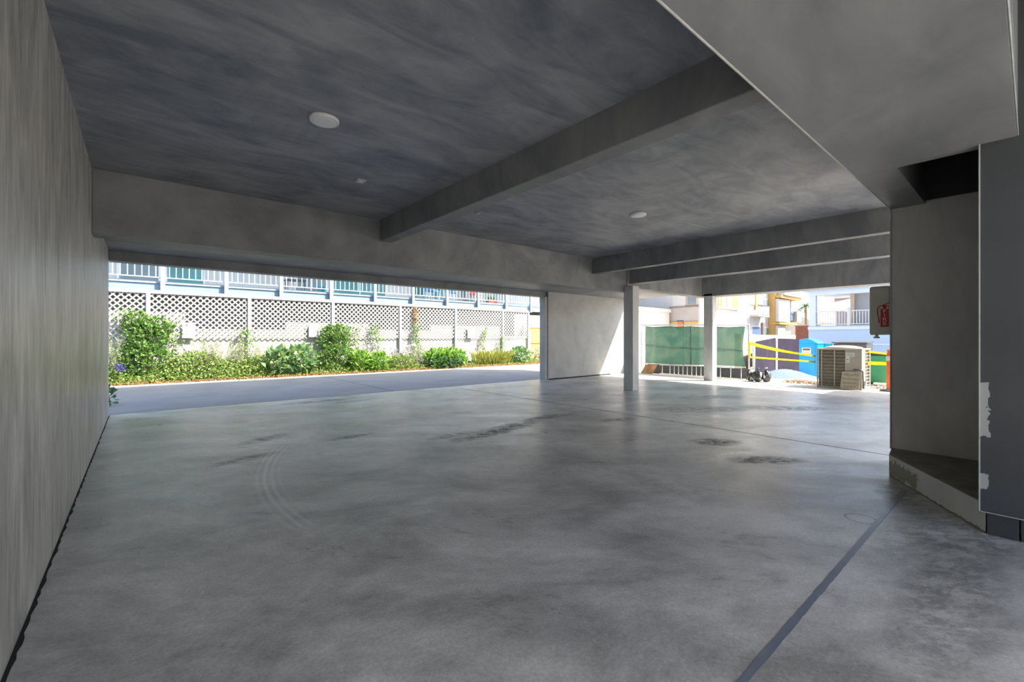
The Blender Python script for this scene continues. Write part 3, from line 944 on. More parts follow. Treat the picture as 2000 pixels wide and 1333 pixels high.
def chair(x, y, mat, label, ang=0.0):
    t = thing('balcony_chair', label, 'chair', (x, y, 2.86), 'chairs on the balcony')
    ca, sa = math.cos(ang), math.sin(ang)
    def P(u, v, z):
        return (x + u * ca - v * sa, y + u * sa + v * ca, 2.86 + z)
    ax, ay = (ca, sa, 0), (-sa, ca, 0)
    MB().obox(P(0, 0, 0.42), ax, ay, (0, 0, 1), 0.46, 0.44, 0.05).build('seat', M[mat], t, bevel=0.015)
    MB().obox(P(0, 0.24, 0.68), ax, (0, 0, 1), ay, 0.46, 0.48, 0.04).build('backrest', M[mat], t, bevel=0.015)
    for u in (-0.2, 0.2):
        for v in (-0.19, 0.22):
            MB().tube([P(u, v, 0), P(u, v, 0.42)], 0.014, 6).build('leg', M['trimw'], t)
    return t
chair(9.95, 17.25, 'chairblue', 'blue balcony chair behind the railing, the left one of two', 0.4)
chair(10.85, 17.15, 'chairblue', 'blue balcony chair behind the railing, the right one of two', -0.3)
chair(12.25, 17.2, 'chairred', 'red balcony chair behind the railing near the far end', 0.2)
t = thing('planter_box', 'orange planter box on the balcony floor past the red chair', 'planter', (12.95, 16.9, 2.86))
MB().box(12.7, 16.75, 2.86, 13.2, 17.0, 3.06).build('box_body', M['chairred'], t, bevel=0.01)
b = MB()
rnd = random.Random(31)
for i in range(90):
    b.leaf((12.75 + rnd.random() * 0.4, 16.8 + rnd.random() * 0.15, 3.05), (rnd.uniform(-0.5, 0.5), rnd.uniform(-0.5, 0.5), 1), (rnd.uniform(-1, 1), rnd.uniform(-1, 1), 0.2), 0.16, 0.05)
b.build('plant', M['ivy'], t)
tag(MB().lathe((5.05, 16.75, 2.86), [(0.10, 0), (0.13, 0.02), (0.15, 0.20), (0.155, 0.22)], 20).build('bucket', M['teal'], smooth=True), 'small turquoise bucket at the balcony edge behind the railing', 'bucket')
t = thing('patio_table', 'small dark patio table on the balcony by the turquoise bucket', 'table', (4.2, 17.0, 2.86))
MB().box(3.9, 16.8, 3.24, 4.55, 17.25, 3.28).build('table_top', M['darkmetal'], t, bevel=0.005)
for u in (3.95, 4.5):
    for v in (16.85, 17.2):
        MB().tube([(u, v, 2.86), (u, v, 3.24)], 0.015, 6).build('leg', M['darkmetal'], t)

# ------------------------------------------------------------------ planting
def rand_dir(r):
    while True:
        v = Vector((r.uniform(-1, 1), r.uniform(-1, 1), r.uniform(-1, 1)))
        if 0.05 < v.length < 1:
            return v.normalized()

def blob_leaves(b, r, c, rad, n, L, W, up=0.3, hollow=0.55):
    c = Vector(c)
    for i in range(n):
        d = rand_dir(r)
        k = hollow + (1 - hollow) * (r.random() ** 0.6)
        k *= 1.0 + 0.18 * math.sin(d.x * 5 + c.x * 3) * math.cos(d.z * 6 + c.y)
        p = c + Vector((d.x * rad[0] * k, d.y * rad[1] * k, d.z * rad[2] * k))
        if p.z < 0.05:
            continue
        if p.y > YF - 0.12:
            p.y = YF - 0.12 - 0.05 * r.random()
        out = (d + rand_dir(r) * 0.8 + Vector((0, 0, up))).normalized()
        s = 0.65 + 0.7 * r.random()
        b.leaf(p, out, (d + rand_dir(r) * 0.7), L * s, W * s)

def shrub(name, label, blobs, mat, n, L, W, seed, stems=6, group=None, up=0.3, flower=None):
    r = random.Random(seed)
    cx = sum(q[0][0] for q in blobs) / len(blobs)
    cy = sum(q[0][1] for q in blobs) / len(blobs)
    t = thing(name, label, 'plant', (cx, cy, 0.05), group)
    vol = [q[1][0] * q[1][1] + q[1][0] * q[1][2] for q in blobs]
    b = MB()
    for q, v in zip(blobs, vol):
        blob_leaves(b, r, q[0], q[1], int(n * v / sum(vol)), L, W, up)
    b.build('foliage', M[mat], t)
    s = MB()
    for i in range(stems):
        q = blobs[i % len(blobs)]
        e = Vector(q[0]) + Vector((r.uniform(-0.5, 0.5) * q[1][0], r.uniform(-0.5, 0.5) * q[1][1], r.uniform(0, 0.6) * q[1][2]))
        st = Vector((cx + r.uniform(-0.006, 0.006), cy + r.uniform(-0.006, 0.006), 0.04))
        s.tube([st, (st + e) / 2 + Vector((r.uniform(-0.05, 0.05), 0, 0.05)), e], 0.010, 5, r2=0.004)
    s.build('stem', M['stem'], t)
    if flower:
        fb = MB()
        for c, rad, k in flower[1]:
            for i in range(k):
                d = rand_dir(r)
                p = Vector(c) + Vector((d.x * rad[0], d.y * rad[1], d.z * rad[2])) * r.random() ** 0.5
                fb.leaf(p, rand_dir(r), rand_dir(r), 0.05, 0.035)
        fb.build('blossoms', M[flower[0]], t)
    return t

def wisp(name, label, x0, x1, y, h, n, seed, mat='wisp', flower=False, group='wispy twigs against the block wall'):
    r = random.Random(seed)
    t = thing(name, label, 'plant', ((x0 + x1) / 2, y, 0.05), group)
    s, lf = MB(), MB()
    fl = MB()
    for i in range(n):
        x = r.uniform(x0, x1)
        hh = h * r.uniform(0.6, 1.0)
        base = Vector((x, min(y, 15.08) + r.uniform(-0.12, 0.08), 0.05))
        tip = base + Vector((r.uniform(-0.35, 0.35), r.uniform(-0.12, 0.03), hh))
        mid = (base + tip) / 2 + Vector((r.uniform(-0.1, 0.1), 0, 0.1))
        s.tube([base, mid, tip], 0.006, 4, r2=0.002)
        for k in range(60):
            f = 0.15 + 0.75 * r.random()
            p = base.lerp(tip, f) + Vector((r.uniform(-0.03, 0.03), r.uniform(-0.03, 0.03), 0.03))
            lf.leaf(p, rand_dir(r) + Vector((0, 0, 0.4)), rand_dir(r), 0.055, 0.020)
        if flower:
            for k in range(7):
                p = tip + Vector((r.uniform(-0.05, 0.05), r.uniform(-0.05, 0.05), r.uniform(-0.1, 0.03)))
                fl.leaf(p, rand_dir(r), rand_dir(r), 0.05, 0.04)
    lf.build('foliage', M[mat], t)
    s.build('stem', M['wisp'], t)
    if flower:
        fl.build('blossoms', M['lilac'], t)
    else:
        fl.bm.free()
    return t

def climber(label, x, zt, seed, mat='ivy', lean=0.0, width=0.12, n=260):
    r = random.Random(seed)
    t = thing('climbing_vine', label, 'plant', (x, YF - 0.09, 0.05), 'thin vines climbing the lattice')
    s, lf = MB(), MB()
    pts = []
    k = 12
    for i in range(k + 1):
        f = i / k
        pts.append(Vector((x + lean * f + 0.05 * math.sin(f * 9 + seed), YF - 0.085, 0.05 + (zt - 0.05) * f)))
    s.tube(pts, 0.012, 5, r2=0.005)
    for i in range(n):
        f = r.random()
        q = pts[min(k - 1, int(f * k))].lerp(pts[min(k, int(f * k) + 1)], r.random())
        p = q + Vector((r.gauss(0, width), r.uniform(-0.06, 0.03), r.gauss(0, 0.04)))
        lf.leaf(p, rand_dir(r) + Vector((0, -0.3, 0.2)), (r.uniform(-0.4, 0.4), -1, 0.3), 0.07, 0.045)
    lf.build('foliage', M[mat], t)
    s.build('stem', M['stem'], t)
    return t

# two tall ivy masses
shrub('ivy_shrub', 'tall dense ivy mass climbing the lattice at the far left of the planter',
      [((0.10, 14.98, 0.55), (0.62, 0.30, 0.55)), ((0.12, 15.08, 1.15), (0.44, 0.24, 0.50)), ((0.28, 15.14, 1.50), (0.40, 0.15, 0.26)), ((-0.10, 15.14, 1.62), (0.26, 0.12, 0.30))],
      'ivy', 3000, 0.085, 0.06, 1, 10)
shrub('ivy_shrub', 'tall dense climbing shrub at the middle of the planter by the second notice',
      [((4.95, 14.95, 0.50), (0.72, 0.32, 0.50)), ((4.95, 15.08, 1.05), (0.50, 0.24, 0.45)), ((5.05, 15.12, 1.42), (0.48, 0.15, 0.24))],
      'ivy', 3000, 0.085, 0.06, 2, 10)
shrub('weedy_shrub', 'low dark weedy plant at the outer end of the left wall', [((-0.50, 10.6, 0.16), (0.15, 0.22, 0.20))], 'darkbroad', 150, 0.09, 0.04, 61, 3)
# ground cover strips
def cover(x0, x1, y0, y1, h, n, seed, mat, label, L=0.08, W=0.05):
    r = random.Random(seed)
    b = MB()
    for i in range(n):
        x, y = r.uniform(x0, x1), r.uniform(y0, y1)
        edge = min(1.0, (y - y0 + 0.03) / 0.30)
        hh = h * edge * (0.65 + 0.35 * math.sin(x * 2.3 + seed) * math.sin(x * 0.9 + 1.0))
        z = 0.05 + hh * r.random() ** 0.7
        b.leaf((x, y, z), rand_dir(r) + Vector((0, -0.3, 0.5)), rand_dir(r) + Vector((0, -0.4, 0.8)), L * (0.6 + 0.8 * r.random()), W * (0.6 + 0.8 * r.random()))
    o = b.build('groundcover', M[mat])
    return tag(o, label, 'ground cover', None, 'stuff')
cover(-1.6, 3.0, 14.55, 15.2, 0.80, 8500, 5, 'cover', 'green trailing ground cover filling the left part of the planter')
cover(3.0, 8.2, 14.55, 15.2, 0.34, 4200, 6, 'cover', 'green trailing ground cover in the middle of the planter')
cover(8.2, 14.0, 14.6, 15.2, 0.24, 2600, 7, 'cover', 'sparse ground cover in the far part of the planter')
cover(-1.2, 13.9, 14.44, 14.66, 0.10, 4200, 8, 'dry', 'brown and orange dry leaves along the planter kerb', 0.06, 0.03)
# shrubs one by one
shrub('broad_leaf_shrub', 'large grey green broad leaved shrub left of the middle of the planter',
      [((3.25, 14.80, 0.45), (0.42, 0.26, 0.40)), ((3.80, 14.82, 0.48), (0.40, 0.26, 0.40))], 'broad', 520, 0.22, 0.13, 11, 10)
shrub('broad_leaf_shrub', 'green broad leaved shrub just after the middle climbing shrub',
      [((5.70, 14.72, 0.36), (0.42, 0.24, 0.36)), ((6.30, 14.74, 0.34), (0.42, 0.24, 0.34))], 'bright', 620, 0.15, 0.10, 12, 9)
shrub('small_shrub', 'small yellow green shrub between two broad leaved shrubs',
      [((7.25, 14.78, 0.28), (0.50, 0.22, 0.27))], 'cover', 480, 0.10, 0.06, 13, 6)
shrub('broad_leaf_shrub', 'bright lime broad leaved shrub with a dark underside before the grassy bush',
      [((8.75, 14.86, 0.46), (0.50, 0.24, 0.30)), ((9.45, 14.88, 0.46), (0.62, 0.24, 0.28))], 'bright', 620, 0.17, 0.12, 14, 8)
shrub('broad_leaf_shrub', 'dark green low broad leaved shrub in front of the lime coloured shrub',
      [((8.75, 14.66, 0.24), (0.45, 0.18, 0.26)), ((9.35, 14.66, 0.22), (0.38, 0.18, 0.22))], 'darkbroad', 420, 0.15, 0.11, 15, 6)
# grassy bush
def grassy(label, x, y, rx, h, n, seed):
    r = random.Random(seed)
    t = thing('grassy_bush', label, 'plant', (x, y, 0.05))
    b = MB()
    for i in range(n):
        a, k = r.uniform(0, 2 * PI), r.random() ** 0.5
        p = Vector((x + math.cos(a) * rx * k, y + math.sin(a) * 0.15 * k, 0.05))
        d = Vector((math.cos(a) * k * 0.5 + r.uniform(-0.3, 0.3), math.sin(a) * k * 0.15 + r.uniform(-0.15, 0.08), 1.0))
        b.leaf(p + d * h * r.uniform(0, 0.55), d, rand_dir(r), h * r.uniform(0.25, 0.5), 0.028, 0.1)
    b.build('foliage', M['olive'], t)
    s = MB()
    for i in range(8):
        a = r.uniform(0, 2 * PI)
        s.tube([(x, y, 0.04), (x + math.cos(a) * rx * 0.7, y + math.sin(a) * 0.15, h * 0.6)], 0.006, 4)
    s.build('stem', M['stem'], t)
    return t
grassy('yellow green grassy bush near the far end of the planter', 11.45, 14.80, 0.95, 0.74, 1500, 16)
shrub('round_shrub', 'rounded leafy shrub at the far end of the lattice fence',
      [((13.05, 14.92, 0.40), (0.62, 0.28, 0.38))], 'broad', 560, 0.15, 0.10, 17, 8)
shrub('pale_shrub', 'pale leaved shrub half hidden behind the far wall panel',
      [((14.55, 15.10, 0.36), (0.40, 0.28, 0.34))], 'pale', 320, 0.13, 0.09, 18, 5)
# twiggy, flowering and climbing plants
wisp('twiggy_plant', 'pale twiggy plant against the wall under the first notice', 1.15, 2.35, 15.02, 1.25, 46, 21)
wisp('twiggy_plant', 'pale twiggy plant between the second fence post and the grey green shrub', 2.45, 3.1, 15.08, 1.10, 20, 22)
wisp('twiggy_plant', 'pale twiggy plant at the far left corner of the planter', -1.1, -0.35, 15.02, 1.35, 22, 23)
wisp('twiggy_plant', 'pale twiggy plant behind the lime coloured shrub', 7.75, 9.7, 15.10, 0.98, 44, 24)
wisp('flowering_plant', 'lilac flowering plant at the left side of the middle climbing shrub', 4.15, 4.5, 14.98, 0.86, 16, 25, 'cover', True, 'lilac flowering plants')
wisp('flowering_plant', 'lilac flowering plant above the green broad leaved shrub', 5.75, 6.3, 15.05, 0.98, 16, 26, 'wisp', True, 'lilac flowering plants')
wisp('flowering_plant', 'lilac flowering plant beside the white post behind the small shrub', 6.75, 7.6, 15.08, 0.80, 26, 27, 'wisp', True, 'lilac flowering plants')
climber('thin vine climbing left of the fourth lattice post', 6.55, 1.66, 41, 'ivy', -0.1, 0.10, 240)
climber('tall vine with a dry brown top climbing to the top rail', 8.15, 1.75, 42, 'ivy', -0.1, 0.09, 300)
climber('thin vine climbing just right of the third notice', 11.10, 1.66, 43, 'ivy', 0.25, 0.06, 200)
climber('short vine beside the last but one lattice post', 12.22, 1.24, 44, 'ivy', 0.0, 0.10, 180)
climber('short vine climbing beside the second lattice post', 2.42, 1.50, 45, 'ivy', -0.05, 0.10, 200)
climber('loose ivy sprigs reaching up left of the tall ivy mass', -0.38, 1.95, 46, 'ivy', 0.1, 0.13, 190)
climber('loose ivy sprigs reaching up between the tall ivy mass and the first notice', 0.62, 1.72, 47, 'ivy', 0.05, 0.13, 170)
climber('loose sprigs reaching up right of the middle climbing shrub', 5.65, 1.60, 48, 'ivy', 0.1, 0.13, 170)
r = random.Random(77)
b = MB()
for i in range(130):
    b.leaf((8.03 + r.gauss(0, 0.05), YF - 0.07 + r.uniform(-0.04, 0.02), 1.75 + 0.62 * r.random()), rand_dir(r), (r.uniform(-0.4, 0.4), -1, 0.2), 0.07, 0.04)
tag(b.build('dry_vine', M['dry']), 'dry brown vine tip hanging on the upper lattice', 'plant')
b = MB()
for i in range(70):
    d = rand_dir(r)
    b.leaf((-0.38 + d.x * 0.08, 14.56 + d.y * 0.06, 0.46 + d.z * 0.10), rand_dir(r), rand_dir(r), 0.06, 0.04)
tag(b.build('violet_flower', M['violet']), 'dark violet flower cluster low in the ground cover at the far left', 'flower')

# ------------------------------------------------------------------ construction lot on the right
b = MB()
gx = [13.25, 15.2, 18, 22, 27.4, 34, 45, 70, 140]
gz = [-0.02, -0.01, -0.22, -0.53, -0.95, -1.45, -1.6, -1.6, -1.6]
gy = [-40, -10, 0, 4, 8, 14, 20, 60, 120]
gv = [[b.bm.verts.new((x, y, z)) for y in gy] for x, z in zip(gx, gz)]
for i in range(len(gx) - 1):
    for j in range(len(gy) - 1):
        b.bm.faces.new((gv[i][j], gv[i + 1][j], gv[i + 1][j + 1], gv[i][j + 1]))
struct(b.build('ground_lot', M['dirt']), 'sandy dirt of the construction lot beyond the slab', 'ground')

# green screen fence
XFN = 13.45
t = thing('screen_fence', 'chain link panel covered with green windscreen fabric behind the outer post', 'fence', (XFN, 7.1, 0))
fr = MB()
fr.tube([(XFN, 8.88, 0.0), (XFN, 8.88, 1.68)], 0.022, 10)
fr.build('fence_pole', M['trimw'], t, smooth=True)
MB().tube([(XFN, 8.72, 0.25), (XFN, 8.72, 1.66)], 0.016, 10).build('fence_pole', M['trimw'], t, smooth=True)
MB().tube([(XFN, 5.31, 0.0), (XFN, 5.31, 1.60)], 0.022, 10).build('fence_pole', M['steel'], t, smooth=True)
MB().tube([(XFN, 7.05, 0.3), (XFN, 7.05, 1.6)], 0.014, 8).build('fence_pole', M['steel'], t, smooth=True)
MB().tube([(XFN, 8.88, 1.66), (XFN, 7.1, 1.625), (XFN, 5.31, 1.585)], 0.020, 10).build('top_rail', M['alum'], t, smooth=True)
MB().tube([(XFN, 8.88, 0.98), (XFN, 7.1, 0.90), (XFN, 5.31, 0.86)], 0.012, 8).build('tension_wire', M['steel'], t, smooth=True)
b = MB()
ny, nz = 40, 14
rnd = random.Random(3)
grid = []
for i in range(ny + 1):
    f = i / ny
    y = 8.70 + (5.40 - 8.70) * f
    zt = 1.62 - 0.075 * f - 0.022 * abs(math.sin(f * 13))
    zb_ = 0.32 + 0.06 * f
    if f > 0.96:
        y += 0.0
    row = []
    for k in range(nz + 1):
        g = k / nz
        z = zb_ + (zt - zb_) * g
        yy = y + (0.07 * math.sin(g * PI) if i == ny else 0)
        x = XFN - 0.028 + 0.012 * math.sin(f * 21 + g * 4) * math.sin(g * 5 + f * 7) + rnd.uniform(-0.002, 0.002)
        row.append(b.bm.verts.new((x, yy, z)))
    grid.append(row)
for i in range(ny):
    for k in range(nz):
        b.bm.faces.new((grid[i][k], grid[i + 1][k], grid[i + 1][k + 1], grid[i][k + 1]))
b.build('windscreen', M['screen'], t, smooth=True)
tag(MB().box(13.62, 5.35, -0.02, 13.66, 8.75, 0.30).build('foot_shade_strip', M['darkmetal']), 'dark strip standing in for shade along the foot of the green screen fence', 'board')  # dark strip paints in the shade below the windscreen

# extension ladder lying on its side
XLd = 13.32
t = thing('extension_ladder', 'aluminium ladder lying on its side along the foot of the green screen', 'ladder', (XLd, 6.7, 0))
MB().bar((XLd, 8.1, 0.30), (XLd, 5.35, 0.36), 0.03, 0.028).build('side_rail', M['alum'], t)
MB().bar((XLd, 8.1, 0.015), (XLd, 5.35, 0.015), 0.03, 0.028).build('side_rail', M['alum'], t)
ry = [8.0, 7.72, 7.57, 7.42, 7.27, 7.12, 6.97, 6.82, 6.67, 6.37, 6.07, 5.77, 5.47]
for y in ry:
    zt = 0.30 + (8.1 - y) / 2.75 * 0.06
    MB().tube([(XLd, y, 0.02), (XLd, y, zt)], 0.014, 8).build('rung', M['alum'], t, smooth=True)

# leaning orange board
o = MB().obox((13.16, 8.40, 0.155), (0, -1, 0), (0.10, -0.12, 0.30), (1, 0, -0.33), 0.44, 0.34, 0.016).build('plywood_board', M['board'], bevel=0.002)
tag(o, 'weathered orange board leaning at the foot of the green screen', 'board')

# plastic bags at the fence end
def lump(b, c, rad, seed, ns=14, nr=9):
    r = random.Random(seed)
    ph = [r.uniform(0, 6) for _ in range(6)]
    rings = []
    for i in range(1, nr):
        th = PI * i / nr
        ring = []
        for k in range(ns):
            a = 2 * PI * k / ns
            q = 1 + 0.13 * math.sin(3 * a + ph[0] + 2 * th) + 0.09 * math.sin(5 * a + ph[1] - 3 * th) + 0.06 * math.sin(7 * th + ph[2])
            z = max(c[2] + rad[2] * math.cos(th) * q, 0.004)
            ring.append(b.bm.verts.new((c[0] + rad[0] * math.sin(th) * math.cos(a) * q, c[1] + rad[1] * math.sin(th) * math.sin(a) * q, z)))
        rings.append(ring)
    top = b.bm.verts.new((c[0], c[1], c[2] + rad[2]))
    bot = b.bm.verts.new((c[0], c[1], max(0.004, c[2] - rad[2])))
    for a, d in zip(rings, rings[1:]):
        for k in range(ns):
            b.bm.faces.new((a[k], a[(k + 1) % ns], d[(k + 1) % ns], d[k]))
    for k in range(ns):
        b.bm.faces.new((top, rings[0][(k + 1) % ns], rings[0][k]))
        b.bm.faces.new((bot, rings[-1][k], rings[-1][(k + 1) % ns]))
    return b
def bag(c, rad, seed, mat, label):
    t = thing('plastic_bag', label, 'bag', (c[0], c[1], 0), 'plastic bags by the fence end')
    lump(MB(), c, rad, seed).build('bag_body', M[mat], t, smooth=True)
    MB().lathe((c[0], c[1], c[2] + rad[2] * 0.9), [(0.035, 0.0), (0.015, 0.03), (0.03, 0.075), (0.045, 0.10)], 10).build('tied_neck', M[mat], t, smooth=True)
    return t
bag((13.05, 5.10, 0.15), (0.13, 0.12, 0.16), 1, 'blackbag', 'black and white plastic bag against the fence pole')
bag((12.98, 4.90, 0.14), (0.14, 0.13, 0.15), 2, 'blackbag', 'black and white plastic bag in the middle of three')
bag((13.10, 4.72, 0.15), (0.12, 0.10, 0.17), 3, 'blackbag', 'upright black and white plastic bag nearest the gravel heap')

# gravel heap and rubble strip
b = MB()
nx, ny = 26, 30
gv = []
rnd = random.Random(12)
for i in range(nx + 1):
    row = []
    for j in range(ny + 1):
        u, v = i / nx, j / ny
        x, y = 13.75 + 4.6 * u, 3.9 + 2.2 * v
        g = math.exp(-((u - 0.55) / 0.30) ** 2 - ((v - 0.62) / 0.30) ** 2)
        edge = min(u, 1 - u, v, 1 - v) * 8
        z = -0.06 - 0.12 * max(0, x - 15.2) / 2.0 + (0.29 * g + 0.02 * rnd.random()) * min(1, edge)
        row.append(b.bm.verts.new((x, y, z)))
    gv.append(row)
for i in range(nx):
    for j in range(ny):
        b.bm.faces.new((gv[i][j], gv[i + 1][j], gv[i + 1][j + 1], gv[i][j + 1]))
tag(b.build('gravel', M['gravel'], smooth=True), 'heap of blue grey gravel between the plastic bags and the blue toilet', 'gravel', None, 'stuff')
def scatter(x0, x1, y0, y1, n, seed, label, smin=0.02, smax=0.06, mat='rubble'):
    r = random.Random(seed)
    b = MB()
    for i in range(n):
        x, y = r.uniform(x0, x1), r.uniform(y0, y1)
        s = r.uniform(smin, smax)
        ax = rand_dir(r)
        ay = ax.orthogonal().normalized()
        b.obox((x, y, -0.02 + s * 0.4), ax, ay, ax.cross(ay), s, s * r.uniform(0.5, 1), s * r.uniform(0.4, 0.9))
    return tag(b.build('rubble', M[mat], bevel=0.004), label, 'rubble', None, 'stuff')
scatter(13.3, 14.3, 1.6, 3.3, 260, 51, 'brown stone rubble on the ground around the green bin')
scatter(13.3, 14.0, 3.5, 4.4, 130, 52, 'broken bits and scraps on the dirt left of the air conditioner', 0.02, 0.07)
# scraps of pipe and timber
tag(MB().bar((13.45, 3.6, 0.03), (13.75, 4.45, 0.03), 0.07, 0.04).build('timber_offcut', M['tan'], bevel=0.003), 'pale timber offcut lying on the dirt left of the air conditioner', 'timber')
tag(MB().tube([(13.7, 3.6, 0.02), (14.0, 4.3, 0.02)], 0.03, 10).build('pipe_offcut', M['chairred'], smooth=True), 'short reddish pipe lying on the dirt in front of the blue toilet', 'pipe')

# portable toilet
PX, PY, PZ = 27.85, 7.9, -0.95
t = thing('portable_toilet', 'bright blue portable toilet with a rounded roof beyond the gravel heap', 'portable toilet', (PX, PY, PZ))
w = 0.56
MB().box(PX - w, PY - w, PZ + 0.10, PX + w, PY + w, PZ + 1.86).build('cabin', M['toilet'], t, bevel=0.03)
arc = [(PX - w - 0.03, PY + 0.60 - 1.20 * i / 12, PZ + 1.86 + 0.27 * math.sin(PI * i / 12)) for i in range(13)]
MB().prism(arc, (2 * w + 0.06, 0, 0)).build('roof', M['toilet'], t, bevel=0.01)
d = MB().box(PX - w - 0.025, PY - 0.44, PZ + 0.14, PX - w, PY + 0.44, PZ + 1.86).build('door', M['toilet'], t, bevel=0.01)
for z in (0.45, 1.05, 1.62):
    MB().box(PX - w - 0.05, PY + 0.36, PZ + z - 0.06, PX - w - 0.024, PY + 0.44, PZ + z + 0.06).build('hinge', M['toiletdark'], d)
MB().box(PX - w - 0.02, PY + 0.50, PZ + 0.10, PX - w + 0.02, PY + 0.56, PZ + 1.86).build('corner_post', M['toilet'], t)
s = MB().box(PX - w - 0.031, PY - 0.26, PZ + 1.32, PX - w - 0.026, PY + 0.16, PZ + 1.64).build('notice_sticker', M['sticker'], t)
s2 = MB().box(PX - w - 0.034, PY - 0.22, PZ + 1.50, PX - w - 0.031, PY + 0.12, PZ + 1.60)
s2.build('printed_mark', M['darkink'], s)
s3 = MB()
for k in range(3):
    s3.box(PX - w - 0.034, PY - 0.20, PZ + 1.36 + k * 0.04, PX - w - 0.031, PY + 0.10, PZ + 1.375 + k * 0.04)
s3.build('printed_lines', M['ink'], s)
MB().box(PX - w, PY - w, PZ, PX + w, PY + w, PZ + 0.10).build('skid_base', M['lid'], t)
t = thing('storage_box', 'teal box with white edges just right of the blue toilet', 'box', (28.6, 7.1, -1.0))
MB().box(28.4, 6.9, -1.0, 29.2, 7.5, 0.92).build('box_body', M['teal'], t, bevel=0.02)
for yy in (6.92, 7.48):
    MB().box(28.37, yy - 0.03, -1.0, 28.42, yy + 0.03, 1.0).build('edge_strip', M['white'], t)
# dark dumpster behind the air conditioner
t = thing('dumpster', 'dark grey dumpster lid showing above the air conditioner', 'dumpster', (25.5, 5.4, -0.8))
MB().box(25.0, 4.85, -0.8, 26.2, 6.1, 0.95).build('body', M['darkmetal'], t, bevel=0.02)
MB().obox((25.55, 5.48, 1.02), (0, 1, 0), (1, 0, 0.05), (0, 0, 1), 1.34, 1.3, 0.06).build('lid', M['darkmetal'], t, bevel=0.01)
MB().tube([(24.97, 5.0, 0.6), (24.93, 5.0, 0.6), (24.93, 5.9, 0.6), (24.97, 5.9, 0.6)], 0.02, 8).build('handle', M['steel'], t)

# dark privacy fence enclosing the lot
t = thing('privacy_fence', 'dark privacy mesh fence on pale posts behind the gravel heap', 'fence', (19, 6.6, -0.5))
A, B, C = (15.45, 5.93), (20.9, 7.2), (27.0, 8.9)
def mesh_panel(p, q, z0, z1, name, mat):
    return MB().bar((p[0], p[1], (z0 + z1) / 2), (q[0], q[1], (z0 + z1) / 2), 0.03, z1 - z0).build(name, M[mat], t)
MB().prism([(A[0], A[1], -0.3), (B[0], B[1], -0.5), (B[0], B[1], 1.21), (A[0], A[1], 1.08)], (0.01, -0.03, 0)).build('mesh_panel', M['darkscreen'], t)
B2 = (22.9, 6.88)
MB().prism([(B[0], B[1], -0.6), (B2[0], B2[1], -0.7), (B2[0], B2[1], 1.16), (B[0], B[1], 1.19)], (0.03, 0.02, 0)).build('mesh_panel', M['darkscreen'], t)
for (px, py, z0, z1, r_) in ((15.42, 5.94, -0.05, 1.10, 0.045), (20.85, 7.12, -0.5, 1.22, 0.05)):
    MB().tube([(px, py, z0), (px, py, z1)], r_, 10).build('fence_post', M['trimw'], t, smooth=True)
b = MB()
for (p, q) in (((15.2, 6.35), (20.85, 7.62)), ((20.85, 7.62), (23.2, 7.20))):
    b.bar((p[0], p[1], 0.12), (q[0], q[1], 0.12), 0.2, 2.44)
struct(b.build('wall_lot', M['coping']), 'pale pink beige wall top behind the dark mesh fence', 'wall')

# caution tape
def tape(p, q, sag, w0, w1, label, twist=0.0, n=24):
    p, q = Vector(p), Vector(q)
    b = MB()
    vs = []
    for i in range(n + 1):
        f = i / n
        c = p.lerp(q, f) - Vector((0, 0, sag * 4 * f * (1 - f)))
        w = w0 + (w1 - w0) * f
        a = twist * math.sin(f * PI * 2)
        d = Vector((math.sin(a), 0, math.cos(a))) * w / 2
        vs.append((b.bm.verts.new(c + d), b.bm.verts.new(c - d)))
    for (a, c), (d, e) in zip(vs, vs[1:]):
        b.bm.faces.new((a, c, e, d))
    bmesh.ops.solidify(b.bm, geom=b.bm.faces[:], thickness=0.001)
    return tag(b.build('caution_tape', M['tape'], smooth=True), label, 'caution tape', 'yellow caution tapes')
tape((13.42, 5.30, 1.06), (12.74, 3.47, 0.76), 0.035, 0.10, 0.045, 'upper yellow caution tape from the fence pole to the air conditioner', 0.5)
tape((13.42, 5.30, 0.655), (12.74, 3.47, 0.615), 0.0, 0.045, 0.045, 'lower yellow caution tape from the fence pole to the air conditioner', 0.2)
tape((13.42, 2.62, 0.88), (12.94, 2.13, 0.84), 0.0, 0.045, 0.045, 'upper yellow caution tape between air conditioner and orange post', 0.2)
tape((13.42, 2.62, 0.60), (12.94, 2.13, 0.62), 0.0, 0.075, 0.075, 'lower yellow caution tape between air conditioner and orange post', 0.2)
o = MB().bar((13.42, 5.285, 0.66), (13.42, 5.285, 1.08), 0.05, 0.05).build('tape_knot', M['tape'], bevel=0.012)
tag(o, 'bunched yellow tape tied round the end pole of the green screen', 'caution tape', 'yellow caution tapes')

# air conditioner
AX, AY0, AY1, AX1, AZ = 12.68, 2.55, 3.43, 13.50, 0.955
t = thing('air_conditioner', 'beige outdoor air conditioner unit with louvred sides on the slab edge', 'air conditioner', (13.1, 3.0, 0))
MB().box(AX + 0.03, AY0 + 0.03, 0.0, AX1 - 0.03, AY1 - 0.03, AZ - 0.02).build('coil', M['acfin'], t)
MB().box(AX, AY0, 0.0, AX1, AY1, 0.05).build('base_pan', M['acbody'], t, bevel=0.006)
top = MB()
top.box(AX - 0.012, AY0 - 0.012, AZ - 0.035, AX1 + 0.012, AY1 + 0.012, AZ)
top.build('top_cover', M['acbody'], t, bevel=0.01)
MB().lathe((13.09, 2.99, AZ), [(0.40, 0.0), (0.36, 0.03), (0.20, 0.062), (0.05, 0.07)], 28).build('fan_guard', M['acbody'], t, smooth=True)
gr = MB()
for k in range(11):
    z = 0.085 + k * 0.0775
    gr.box(AX - 0.002, AY0 + 0.30, z - 0.004, AX + 0.016, AY1, z + 0.004)
